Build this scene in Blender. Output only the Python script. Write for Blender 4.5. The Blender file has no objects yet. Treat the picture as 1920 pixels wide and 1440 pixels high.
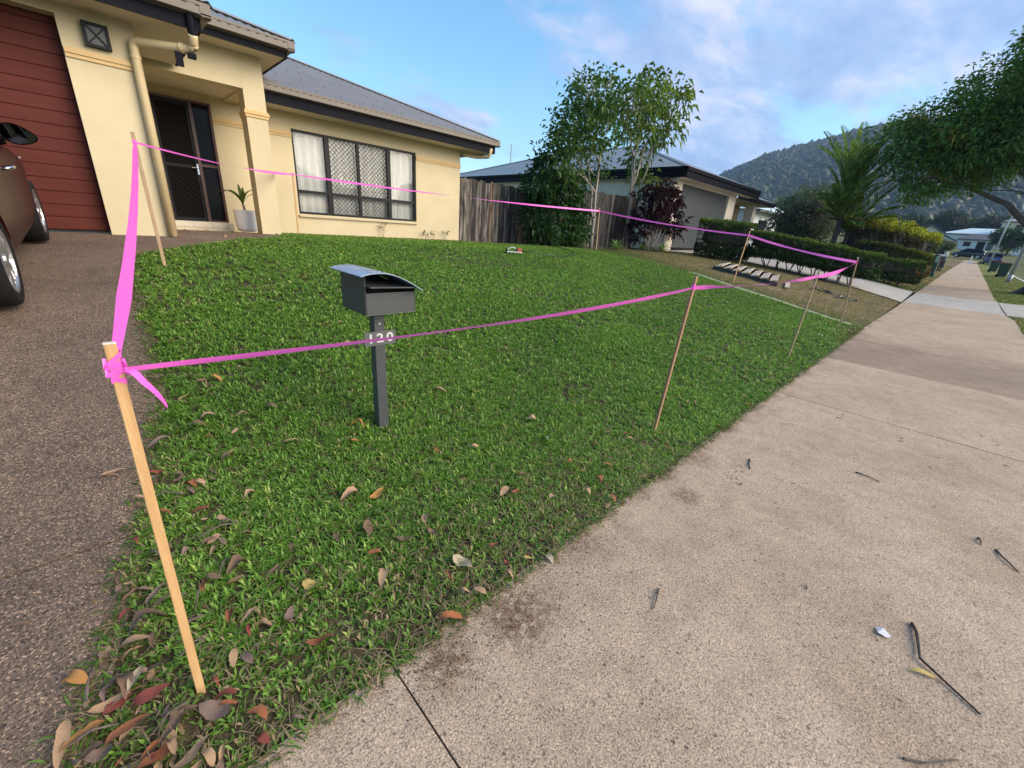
import bpy, bmesh, math, random
import numpy as np
from mathutils import Vector, Matrix

random.seed(7)
RNG = np.random.default_rng(11)
SC = bpy.context.scene
COL = SC.collection
rad = math.radians

# ------------------------------------------------------------------ camera
cam_d = bpy.data.cameras.new('camera')
cam = bpy.data.objects.new('camera', cam_d)
COL.objects.link(cam)
cam_d.sensor_width = 36.0
cam_d.lens = 36.0 * 766.1 / 1920.0
cam_d.clip_start = 0.05
cam_d.clip_end = 5000
_r = Vector((0.72216, -0.68826, 0.06912)); _u = Vector((0.20041, 0.30383, 0.93141)); _f = Vector((0.66206, 0.65877, -0.35735))
cam.matrix_world = Matrix(((_r.x, _u.x, -_f.x, 0), (_r.y, _u.y, -_f.y, 0), (_r.z, _u.z, -_f.z, 1.5), (0, 0, 0, 1)))
SC.camera = cam

# ------------------------------------------------------------------ sky, sun, exposure
SUN_EL, SUN_AZ = rad(26), rad(150)          # azimuth measured from +Y towards +X
w = bpy.data.worlds.new('World'); SC.world = w; w.use_nodes = True
nt = w.node_tree; nt.nodes.clear()
def N(tree, typ, **kw):
    n = tree.nodes.new(typ)
    for k, v in kw.items():
        setattr(n, k, v)
    return n
def ln(tree, a, b): tree.links.new(a, b)
out = N(nt, 'ShaderNodeOutputWorld'); bg = N(nt, 'ShaderNodeBackground')
sky = N(nt, 'ShaderNodeTexSky', sky_type='NISHITA', sun_disc=False, sun_elevation=SUN_EL, sun_rotation=SUN_AZ,
        altitude=50, air_density=1.0, dust_density=0.6, ozone_density=2.5)
hsv = N(nt, 'ShaderNodeHueSaturation'); hsv.inputs['Saturation'].default_value = 1.14; hsv.inputs['Hue'].default_value = 0.488
hsv.inputs['Value'].default_value = 1.38
ln(nt, sky.outputs[0], hsv.inputs['Color'])
tc = N(nt, 'ShaderNodeTexCoord')
sep = N(nt, 'ShaderNodeSeparateXYZ'); ln(nt, tc.outputs['Generated'], sep.inputs[0])
# project the view direction on a flat cloud layer: xy / (z + .12)
zz = N(nt, 'ShaderNodeMath', operation='ADD'); zz.inputs[1].default_value = 0.16; ln(nt, sep.outputs[2], zz.inputs[0])
zm = N(nt, 'ShaderNodeMath', operation='MAXIMUM'); zm.inputs[1].default_value = 0.05; ln(nt, zz.outputs[0], zm.inputs[0])
dx = N(nt, 'ShaderNodeMath', operation='DIVIDE'); dy = N(nt, 'ShaderNodeMath', operation='DIVIDE')
ln(nt, sep.outputs[0], dx.inputs[0]); ln(nt, zm.outputs[0], dx.inputs[1])
ln(nt, sep.outputs[1], dy.inputs[0]); ln(nt, zm.outputs[0], dy.inputs[1])
cmb = N(nt, 'ShaderNodeCombineXYZ'); ln(nt, dx.outputs[0], cmb.inputs[0]); ln(nt, dy.outputs[0], cmb.inputs[1])
def noise(tree, vec, scale, detail=6, rough=0.55, dist=0.0):
    n = N(tree, 'ShaderNodeTexNoise'); n.inputs['Scale'].default_value = scale; n.inputs['Detail'].default_value = detail
    n.inputs['Roughness'].default_value = rough; n.inputs['Distortion'].default_value = dist
    if vec is not None: ln(tree, vec, n.inputs['Vector'])
    return n
def ramp(tree, fac, stops, interp='LINEAR'):
    r = N(tree, 'ShaderNodeValToRGB'); r.color_ramp.interpolation = interp
    e = r.color_ramp.elements
    while len(e) < len(stops): e.new(0.5)
    for i, (p, c) in enumerate(stops):
        e[i].position = p; e[i].color = (*c, 1) if len(c) == 3 else c
    ln(tree, fac, r.inputs[0])
    return r
mp = N(nt, 'ShaderNodeMapping'); mp.inputs['Location'].default_value = (3.3, 0.4, 0); mp.inputs['Rotation'].default_value = (0, 0, rad(-35)); mp.inputs['Scale'].default_value = (0.55, 1.0, 1)
ln(nt, cmb.outputs[0], mp.inputs[0])
n1 = noise(nt, mp.outputs[0], 1.35, 9, 0.60, 0.25)
# cloud cover grows towards +X and thins out to the +Y side of the sky
az = N(nt, 'ShaderNodeMath', operation='SUBTRACT'); ln(nt, sep.outputs[0], az.inputs[0]); ln(nt, sep.outputs[1], az.inputs[1])
azr = N(nt, 'ShaderNodeMapRange'); azr.inputs['From Min'].default_value = -0.55; azr.inputs['From Max'].default_value = 0.55
azr.inputs['To Min'].default_value = -0.13; azr.inputs['To Max'].default_value = 0.11
ln(nt, az.outputs[0], azr.inputs[0])
cov = N(nt, 'ShaderNodeMath', operation='ADD'); ln(nt, n1.outputs[0], cov.inputs[0]); ln(nt, azr.outputs[0], cov.inputs[1])
cm = N(nt, 'ShaderNodeMapRange'); cm.interpolation_type = 'SMOOTHSTEP'
cm.inputs['From Min'].default_value = 0.47; cm.inputs['From Max'].default_value = 0.60; cm.inputs['To Max'].default_value = 0.86
ln(nt, cov.outputs[0], cm.inputs[0])
n2 = noise(nt, mp.outputs[0], 2.9, 8, 0.62, 0.2)
ccol = ramp(nt, n2.outputs[0], [(0.36, (1.6, 2.3, 4.0)), (0.50, (2.4, 3.05, 4.6)), (0.66, (4.6, 4.5, 5.2))])
mixc = N(nt, 'ShaderNodeMixRGB'); ln(nt, cm.outputs[0], mixc.inputs[0]); ln(nt, hsv.outputs[0], mixc.inputs[1]); ln(nt, ccol.outputs[0], mixc.inputs[2])
ln(nt, mixc.outputs[0], bg.inputs['Color']); bg.inputs['Strength'].default_value = 0.10
ln(nt, bg.outputs[0], out.inputs['Surface'])

sun_d = bpy.data.lights.new('sun', 'SUN'); sun_d.energy = 3.2; sun_d.angle = rad(48); sun_d.color = (1.0, 0.86, 0.68)
sun = bpy.data.objects.new('sun', sun_d); COL.objects.link(sun)
sdir = Vector((math.sin(SUN_AZ) * math.cos(SUN_EL), math.cos(SUN_AZ) * math.cos(SUN_EL), math.sin(SUN_EL)))
sun.rotation_euler = sdir.to_track_quat('Z', 'Y').to_euler()
sun.location = (0, -20, 30)
SC.view_settings.view_transform = 'Standard'
try: SC.view_settings.look = 'None'
except Exception: pass
SC.view_settings.exposure = 1.08
SC.view_settings.gamma = 1.0
HAZE = 0.00019
SC.cycles.max_bounces = 6
SC.cycles.transparent_max_bounces = 6
SC.cycles.use_denoising = True

# ------------------------------------------------------------------ ground shape
AY = [-200, .975, 1.43, 2.07, 2.77, 3.67, 4.34, 5.5, 6.78, 7.5, 9, 9.8, 10.5, 12, 400]
AZ = [0, 0, .08, .22, .39, .61, .75, .89, 1.0, 1.06, 1.075, 1.05, 1.01, 1.02, 1.02]
BY = [-200, .975, 1.43, 2.07, 2.77, 3.67, 4.68, 6, 7.37, 8, 9.25, 10.5, 12, 400]
BZ = [0, 0, .06, .177, .305, .46, .645, .82, .94, .97, 1.0, 1.01, 1.02, 1.02]
RX = [-400, 18, 49, 73, 96, 130, 200, 400, 2000]; RZ = [0, 0, .5, .88, 1.25, 2.2, 5, 14, 20]
def gz(X, Y):
    X = np.asarray(X, float); Y = np.asarray(Y, float)
    k = np.clip(X / 11., 0, 1); k = k * k * (3 - 2 * k)
    return np.interp(Y, AY, AZ) * (1 - k) + np.interp(Y, BY, BZ) * k + np.interp(X, RX, RZ)
def g1(x, y): return float(gz(x, y))

# ------------------------------------------------------------------ mesh builder
ORG = {}
class MB:
    def __init__(s): s.v = []; s.f = []
    def add(s, vs, fs):
        o = len(s.v); s.v += [tuple(map(float, p)) for p in vs]; s.f += [tuple(i + o for i in f) for f in fs]; return s
    def box(s, a, b):
        x0, y0, z0 = a; x1, y1, z1 = b
        return s.add([(x0, y0, z0), (x1, y0, z0), (x1, y1, z0), (x0, y1, z0), (x0, y0, z1), (x1, y0, z1), (x1, y1, z1), (x0, y1, z1)],
                     [(0, 3, 2, 1), (4, 5, 6, 7), (0, 1, 5, 4), (1, 2, 6, 5), (2, 3, 7, 6), (3, 0, 4, 7)])
    def obox(s, c, ax, ay, az):
        c = Vector(c); ax = Vector(ax); ay = Vector(ay); az = Vector(az); vs = []
        for k in (-1, 1):
            for i, j in ((-1, -1), (1, -1), (1, 1), (-1, 1)):
                vs.append(c + ax * i + ay * j + az * k)
        return s.add(vs, [(0, 3, 2, 1), (4, 5, 6, 7), (0, 1, 5, 4), (1, 2, 6, 5), (2, 3, 7, 6), (3, 0, 4, 7)])
    def bar(s, p, q, w, h, up=(0, 0, 1)):
        p = Vector(p); q = Vector(q); d = q - p; L = d.length; d.normalize()
        sd = d.cross(Vector(up))
        if sd.length < 1e-4: sd = d.cross(Vector((0, 1, 0)))
        sd.normalize(); u = sd.cross(d)
        return s.obox((p + q) / 2, d * L / 2, sd * w / 2, u * h / 2)
    def quad(s, *ps): return s.add(ps, [tuple(range(len(ps)))])
    def prism(s, poly, d):
        n = len(poly); d = Vector(d); P = [Vector(p) for p in poly]
        return s.add(P + [p + d for p in P], [tuple(range(n))[::-1], tuple(range(n, 2 * n))] + [(i, (i + 1) % n, n + (i + 1) % n, n + i) for i in range(n)])
    def tube(s, pts, r, n=8, caps=True):
        pts = [Vector(p) for p in pts]
        if not hasattr(r, '__len__'): r = [r] * len(pts)
        vs = []; ref = None
        for i, p in enumerate(pts):
            t = (pts[min(i + 1, len(pts) - 1)] - pts[max(i - 1, 0)]).normalized()
            if ref is None:
                ref = t.cross(Vector((0, 0, 1)))
                if ref.length < 1e-3: ref = t.cross(Vector((1, 0, 0)))
            ref = (ref - t * ref.dot(t)); ref.normalize(); b = t.cross(ref)
            for k in range(n):
                a = 2 * math.pi * k / n
                vs.append(p + (ref * math.cos(a) + b * math.sin(a)) * r[i])
        fs = [(i * n + k, i * n + (k + 1) % n, (i + 1) * n + (k + 1) % n, (i + 1) * n + k) for i in range(len(pts) - 1) for k in range(n)]
        if caps: fs += [tuple(range(n))[::-1], tuple((len(pts) - 1) * n + k for k in range(n))]
        return s.add(vs, fs)
    def lathe(s, prof, c=(0, 0, 0), n=24):
        vs = []; m = len(prof)
        for r_, z in prof:
            for k in range(n):
                a = 2 * math.pi * k / n; vs.append((c[0] + r_ * math.cos(a), c[1] + r_ * math.sin(a), c[2] + z))
        fs = [(i * n + k, i * n + (k + 1) % n, (i + 1) * n + (k + 1) % n, (i + 1) * n + k) for i in range(m - 1) for k in range(n)]
        return s.add(vs, fs)
    def blob(s, c, r, sub=2, jit=0.15):
        bm = bmesh.new(); bmesh.ops.create_icosphere(bm, subdivisions=sub, radius=1)
        vs = [(c[0] + v.co.x * r[0] * (1 + random.uniform(-jit, jit)), c[1] + v.co.y * r[1] * (1 + random.uniform(-jit, jit)), c[2] + v.co.z * r[2] * (1 + random.uniform(-jit, jit))) for v in bm.verts]
        bm.verts.index_update(); fs = [tuple(v.index for v in f.verts) for f in bm.faces]; bm.free()
        return s.add(vs, fs)
    def build(s, name, mat, parent=None, origin=None, smooth=False, bevel=0, segs=2):
        o = Vector(ORG.get(parent.name, (0, 0, 0))) if parent is not None else Vector(origin or (0, 0, 0))
        me = bpy.data.meshes.new(name)
        me.from_pydata([(p[0] - o.x, p[1] - o.y, p[2] - o.z) for p in s.v], [], s.f)
        if mat is not None: me.materials.append(mat)
        if smooth: me.polygons.foreach_set('use_smooth', [True] * len(me.polygons))
        ob = bpy.data.objects.new(name, me); COL.objects.link(ob)
        if parent is not None: ob.parent = parent
        else: ob.location = o
        ORG[ob.name] = tuple(o)
        if bevel:
            m = ob.modifiers.new('bevel', 'BEVEL'); m.width = bevel; m.segments = segs; m.limit_method = 'ANGLE'; m.angle_limit = rad(40)
        return ob
def tag(o, label=None, cat=None, group=None, kind=None):
    if label: o['label'] = label
    if cat: o['category'] = cat
    if group: o['group'] = group
    if kind: o['kind'] = kind
    return o
def thing(name, loc, label, cat, group=None, rot=None, local=False):
    e = bpy.data.objects.new(name, None); e.empty_display_size = 0.1; COL.objects.link(e); e.location = loc
    if rot: e.rotation_euler = rot
    ORG[e.name] = (0, 0, 0) if local else tuple(loc)
    return tag(e, label, cat, group)
def children(o): return [c for c in bpy.data.objects if c.parent == o]
def copy_tree(o, parent=None, kids=None):
    if kids is None:
        kids = {}
        for c in bpy.data.objects:
            if c.parent: kids.setdefault(c.parent.name, []).append(c)
    c = o.copy(); COL.objects.link(c)
    if parent: c.parent = parent
    for ch in kids.get(o.name, []): copy_tree(ch, c, kids)
    return c
def np_mesh(name, V, F, mat, col=None, parent=None, origin=(0, 0, 0), smooth=False):
    """V (n,3), F (m,k) constant k"""
    o = np.array(ORG.get(parent.name, (0, 0, 0)) if parent is not None else origin, float)
    V = np.asarray(V, np.float32) - o.astype(np.float32); F = np.asarray(F, np.int32)
    me = bpy.data.meshes.new(name)
    me.vertices.add(len(V)); me.vertices.foreach_set('co', V.ravel())
    m, k = F.shape
    me.loops.add(m * k); me.loops.foreach_set('vertex_index', F.ravel())
    me.polygons.add(m); me.polygons.foreach_set('loop_start', np.arange(0, m * k, k, dtype=np.int32))
    try: me.polygons.foreach_set('loop_total', np.full(m, k, np.int32))
    except Exception: pass
    if smooth: me.polygons.foreach_set('use_smooth', np.ones(m, bool))
    if col is not None:
        a = me.attributes.new('Col', 'FLOAT_COLOR', 'POINT')
        c4 = np.ones((len(V), 4), np.float32); c4[:, :3] = col; a.data.foreach_set('color', c4.ravel())
    me.update(calc_edges=True); me.validate()
    if mat is not None: me.materials.append(mat)
    ob = bpy.data.objects.new(name, me); COL.objects.link(ob)
    if parent is not None: ob.parent = parent
    else: ob.location = o
    ORG[ob.name] = tuple(o)
    return ob

# ------------------------------------------------------------------ materials
def pm(name, col, col2=None, scale=5.0, rough=0.6, bump=0.0, bscale=60.0, metal=0.0, spec=0.5, coat=0.0, detail=5, stretch=None, spots=None):
    m = bpy.data.materials.new(name); m.use_nodes = True; t = m.node_tree; b = t.nodes['Principled BSDF']
    b.inputs['Roughness'].default_value = rough; b.inputs['Metallic'].default_value = metal
    b.inputs['Specular IOR Level'].default_value = spec; b.inputs['Coat Weight'].default_value = coat
    b.inputs['Base Color'].default_value = (*col, 1)
    tc = N(t, 'ShaderNodeTexCoord'); vec = tc.outputs['Object']
    if stretch:
        mpn = N(t, 'ShaderNodeMapping'); mpn.inputs['Scale'].default_value = stretch; ln(t, vec, mpn.inputs[0]); vec = mpn.outputs[0]
    if col2 is not None:
        n = noise(t, vec, scale, detail, 0.6); r = ramp(t, n.outputs[0], [(0.33, col), (0.67, col2)]); ln(t, r.outputs[0], b.inputs['Base Color'])
    if bump:
        n = noise(t, vec, bscale, 3, 0.6); bp = N(t, 'ShaderNodeBump'); bp.inputs['Strength'].default_value = bump; bp.inputs['Distance'].default_value = 0.01
        ln(t, n.outputs[0], bp.inputs['Height']); ln(t, bp.outputs[0], b.inputs['Normal'])
    return m
def leafmat(name, trans=0.3, rough=0.45, tint=(1.25, 1.3, 0.6), spec=0.35):
    m = bpy.data.materials.new(name); m.use_nodes = True; t = m.node_tree; b = t.nodes['Principled BSDF']; o = t.nodes['Material Output']
    at = N(t, 'ShaderNodeAttribute', attribute_name='Col')
    ln(t, at.outputs['Color'], b.inputs['Base Color']); b.inputs['Roughness'].default_value = rough; b.inputs['Specular IOR Level'].default_value = spec
    tr = N(t, 'ShaderNodeBsdfTranslucent'); mu = N(t, 'ShaderNodeMixRGB', blend_type='MULTIPLY'); mu.inputs[0].default_value = 1
    ln(t, at.outputs['Color'], mu.inputs[1]); mu.inputs[2].default_value = (*tint, 1); ln(t, mu.outputs[0], tr.inputs['Color'])
    mx = N(t, 'ShaderNodeMixShader'); mx.inputs[0].default_value = trans; ln(t, b.outputs[0], mx.inputs[1]); ln(t, tr.outputs[0], mx.inputs[2]); ln(t, mx.outputs[0], o.inputs['Surface'])
    return m

M = {}
M['leaf'] = leafmat('foliage', trans=0.36)
M['blade'] = leafmat('grass_blade', trans=0.30, rough=0.45, spec=0.32)
M['stucco'] = pm('rendered_wall', (.545, .465, .30), (.60, .515, .34), 1.6, 0.9, 0.35, 90, spec=0.2)
M['stucco_pale'] = pm('pale_rendered_wall', (.55, .49, .40), (.61, .55, .45), 1.6, 0.9, 0.2, 90, spec=0.2)
M['band'] = pm('painted_moulding', (.58, .41, .20), (.63, .45, .23), 3, 0.8, 0.1, 60, spec=0.3)
M['soffit'] = pm('soffit_board', (.62, .54, .40), (.66, .58, .44), 2, 0.7)
M['gutter'] = pm('taupe_gutter', (.135, .113, .090), (.155, .130, .105), 4, 0.5, spec=0.5)
M['fascia'] = pm('dark_fascia', (.005, .006, .011), (.007, .008, .013), 4, 0.6, spec=0.08)
M['roof'] = pm('grey_roof_metal', (.27, .255, .25), (.31, .295, .29), 1.2, 0.55, spec=0.3)
M['garage'] = pm('brown_garage_panel', (.080, .0175, .0125), (.098, .0235, .016), 3, 0.6, 0.06, 120, stretch=(1, 1, 8), spec=0.15)
M['groove'] = pm('dark_groove', (.03, .018, .013), rough=0.9)
M['jointdirt'] = pm('joint_dirt', (.030, .022, .017), (.075, .055, .042), 25, 0.95)
M['alu'] = pm('dark_aluminium', (.006, .007, .010), rough=0.45, spec=0.2)
M['blind'] = pm('vertical_blind_fabric', (.60, .62, .58), (.66, .67, .63), 3, 0.85)
M['timber'] = pm('stained_door_timber', (.045, .014, .010), (.075, .024, .016), 3, 0.4, stretch=(6, 6, .6))
M['darkmesh'] = pm('dark_insect_mesh', (.006, .005, .005), (.010, .008, .008), 30, 0.8, spec=0.1)
M['tilewhite'] = pm('cream_tile', (.62, .57, .46), (.68, .62, .50), 4, 0.35)
M['pipe'] = pm('cream_downpipe', (.58, .45, .25), (.63, .50, .29), 4, 0.45)
M['chrome'] = pm('chrome', (.75, .75, .76), rough=0.12, metal=1.0)
M['steel'] = pm('galvanised_steel', (.30, .33, .36), (.36, .39, .42), 8, 0.5, metal=0.3)
M['potw'] = pm('white_pot_glaze', (.84, .85, .87), (.87, .88, .90), 4, 0.5)
M['soilpot'] = pm('potting_soil', (.05, .032, .02), (.09, .055, .035), 40, 0.95, 0.6, 80)
M['stake'] = pm('raw_pine_stake', (.46, .27, .115), (.58, .37, .17), 6, 0.75, 0.3, 40, stretch=(14, 14, 1.0))
M['stake2'] = pm('weathered_stake', (.33, .22, .13), (.42, .30, .19), 6, 0.8, 0.3, 40, stretch=(14, 14, 1.0))
M['stakered'] = pm('reddish_stake', (.27, .145, .085), (.36, .20, .12), 6, 0.8, 0.3, 40, stretch=(14, 14, 1.0))
M['stakecut'] = pm('cut_timber_end', (.62, .56, .48), (.70, .64, .55), 30, 0.85)
M['mailbox'] = pm('charcoal_powdercoat', (.050, .056, .060), (.058, .064, .068), 3, 0.42, 0.05, 500, spec=0.5)
M['mailtop'] = pm('sky_tinted_lid', (.46, .57, .73), (.50, .61, .77), 3, 0.24, metal=0.5)  # grey lid; blue of the reflected sky is put into its colour
M['plategrey'] = pm('grey_number_plate', (.085, .09, .094), rough=0.5)
M['digit'] = pm('pale_grey_digit', (.50, .50, .49), rough=0.5)
M['rubber'] = pm('tyre_rubber', (.009, .009, .010), (.014, .014, .015), 20, 0.85, spec=0.2)
M['alloy'] = pm('silver_alloy', (.50, .51, .53), rough=0.28, metal=0.85)
M['paint'] = pm('maroon_car_paint', (.030, .0075, .0095), (.035, .009, .011), 2, 0.30, spec=0.10)
M['carblack'] = pm('gloss_black_plastic', (.006, .006, .008), rough=0.10, coat=0.6)
M['trim'] = pm('matt_black_plastic', (.014, .014, .015), rough=0.6)
M['glassdark'] = pm('tinted_glass', (.008, .010, .012), rough=0.08, spec=0.10)
M['mirrorglass'] = pm('mirror_glass', (.10, .11, .13), rough=0.03, metal=1.0)
M['carblue'] = pm('blue_car_paint', (.018, .045, .12), rough=0.25, metal=0.4, coat=0.7)
M['cardark'] = pm('dark_car_paint', (.01, .012, .02), rough=0.25, metal=0.4, coat=0.7)
M['carwhite'] = pm('white_car_paint', (.72, .73, .75), rough=0.3, coat=0.7)
M['lampred'] = pm('red_lamp_lens', (.30, .01, .01), rough=0.2)
M['plate'] = pm('white_plate', (.7, .7, .7), rough=0.5)
M['bin'] = pm('dark_green_plastic', (.012, .040, .028), (.015, .048, .034), 4, 0.45)
M['binlid'] = pm('red_bin_lid', (.20, .018, .016), rough=0.45)
M['pillargreen'] = pm('green_utility_plastic', (.020, .075, .055), (.028, .09, .066), 5, 0.5)
M['pillarpale'] = pm('pale_green_cap', (.36, .46, .42), rough=0.6)
M['bark'] = pm('grey_bark', (.17, .145, .12), (.30, .27, .235), 9, 0.9, 0.6, 40, stretch=(1, 1, .4))
M['barkpale'] = pm('pale_bark', (.22, .195, .165), (.33, .30, .26), 9, 0.9, 0.5, 40, stretch=(1, 1, .4))
M['barkdark'] = pm('dark_bark', (.050, .040, .034), (.095, .08, .07), 9, 0.9, 0.8, 30, stretch=(1, 1, .4))
M['soil'] = pm('thatch_soil', (.042, .036, .018), (.085, .068, .034), 30, 0.97, 0.8, 90)
M['mulch'] = pm('bed_mulch', (.045, .032, .022), (.10, .07, .045), 14, 0.97, 0.9, 60)
M['blue_roof'] = pm('pale_metal_roof', (.50, .62, .66), (.56, .68, .72), 2, 0.5)
M['grey_roof2'] = pm('cool_grey_roof_metal', (.20, .225, .245), (.225, .25, .27), 1, 0.5, metal=0.2)
M['dark_roof'] = pm('charcoal_roof', (.05, .05, .054), (.065, .065, .07), 3, 0.6)
M['cream'] = pm('cream_wall', (.58, .50, .38), rough=0.9)
M['paleblue'] = pm('pale_grey_wall', (.50, .55, .58), rough=0.9)
M['whitep'] = pm('white_paint', (.78, .78, .76), rough=0.6)
M['solar'] = pm('solar_panel', (.025, .03, .09), rough=0.15)
M['rollergrey'] = pm('grey_roller_door', (.043, .053, .058), (.051, .062, .067), 2, 0.55)
M['plank'] = pm('pale_worn_plank', (.42, .345, .27), (.56, .48, .385), 8, 0.85, 0.3, 60, stretch=(1, 6, 6))
M['bearer'] = pm('black_timber_bearer', (.018, .022, .028), (.04, .042, .045), 12, 0.8)
M['hose'] = pm('dark_green_hose', (.012, .035, .03), rough=0.5)
M['hosepale'] = pm('teal_hose', (.10, .28, .24), rough=0.5)
M['sprinkw'] = pm('white_plastic', (.70, .70, .70), rough=0.4)
M['sprinko'] = pm('orange_plastic', (.55, .12, .06), rough=0.4)
M['purplefence'] = pm('maroon_slat', (.07, .022, .03), rough=0.7)
M['scrap'] = pm('black_plastic_scrap', (.02, .024, .028), (.10, .11, .115), 25, 0.4, 0.5, 40)
M['twig'] = pm('grey_brown_twig', (.07, .052, .042), (.16, .125, .105), 40, 0.9)
M['twigdark'] = pm('dark_twig', (.022, .018, .017), (.05, .04, .036), 40, 0.9)
M['chip'] = pm('pale_chip', (.55, .55, .58), rough=0.8)
M['interior'] = pm('dark_interior', (.01, .01, .011), rough=0.9)
M['sconceglass'] = pm('frosted_lamp_glass', (.05, .056, .044), rough=0.25)

def paling_mat(name, a, b, c):
    m = pm(name, a, b, 4.0, 0.92, 0.5, 60, stretch=(6, 6, .7)); t = m.node_tree; bs = t.nodes['Principled BSDF']
    tc = N(t, 'ShaderNodeTexCoord'); mpn = N(t, 'ShaderNodeMapping'); mpn.inputs['Scale'].default_value = (9, 9, 1.1); ln(t, tc.outputs['Object'], mpn.inputs[0])
    n = noise(t, mpn.outputs[0], 1.3, 8, 0.65)
    r = ramp(t, n.outputs[0], [(0.38, a), (0.5, b), (0.62, c)]); ln(t, r.outputs[0], bs.inputs['Base Color'])
    return m
M['paling'] = paling_mat('weathered_paling', (.020, .018, .018), (.115, .10, .085), (.25, .225, .195))
M['palingdark'] = paling_mat('dark_paling', (.014, .013, .013), (.04, .036, .034), (.09, .082, .078))
M['palingtan'] = paling_mat('tan_paling', (.06, .035, .02), (.17, .11, .065), (.28, .22, .165))

# pink flagging tape
m = bpy.data.materials.new('pink_tape'); m.use_nodes = True; t = m.node_tree; b = t.nodes['Principled BSDF']
b.inputs['Base Color'].default_value = (1.0, .155, .70, 1); b.inputs['Roughness'].default_value = 0.35
trn = N(t, 'ShaderNodeBsdfTranslucent'); trn.inputs['Color'].default_value = (1.0, .26, .78, 1)
mx = N(t, 'ShaderNodeMixShader'); mx.inputs[0].default_value = 0.30
ln(t, b.outputs[0], mx.inputs[1]); ln(t, trn.outputs[0], mx.inputs[2]); ln(t, mx.outputs[0], t.nodes['Material Output'].inputs['Surface'])
M['tape'] = m

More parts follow.
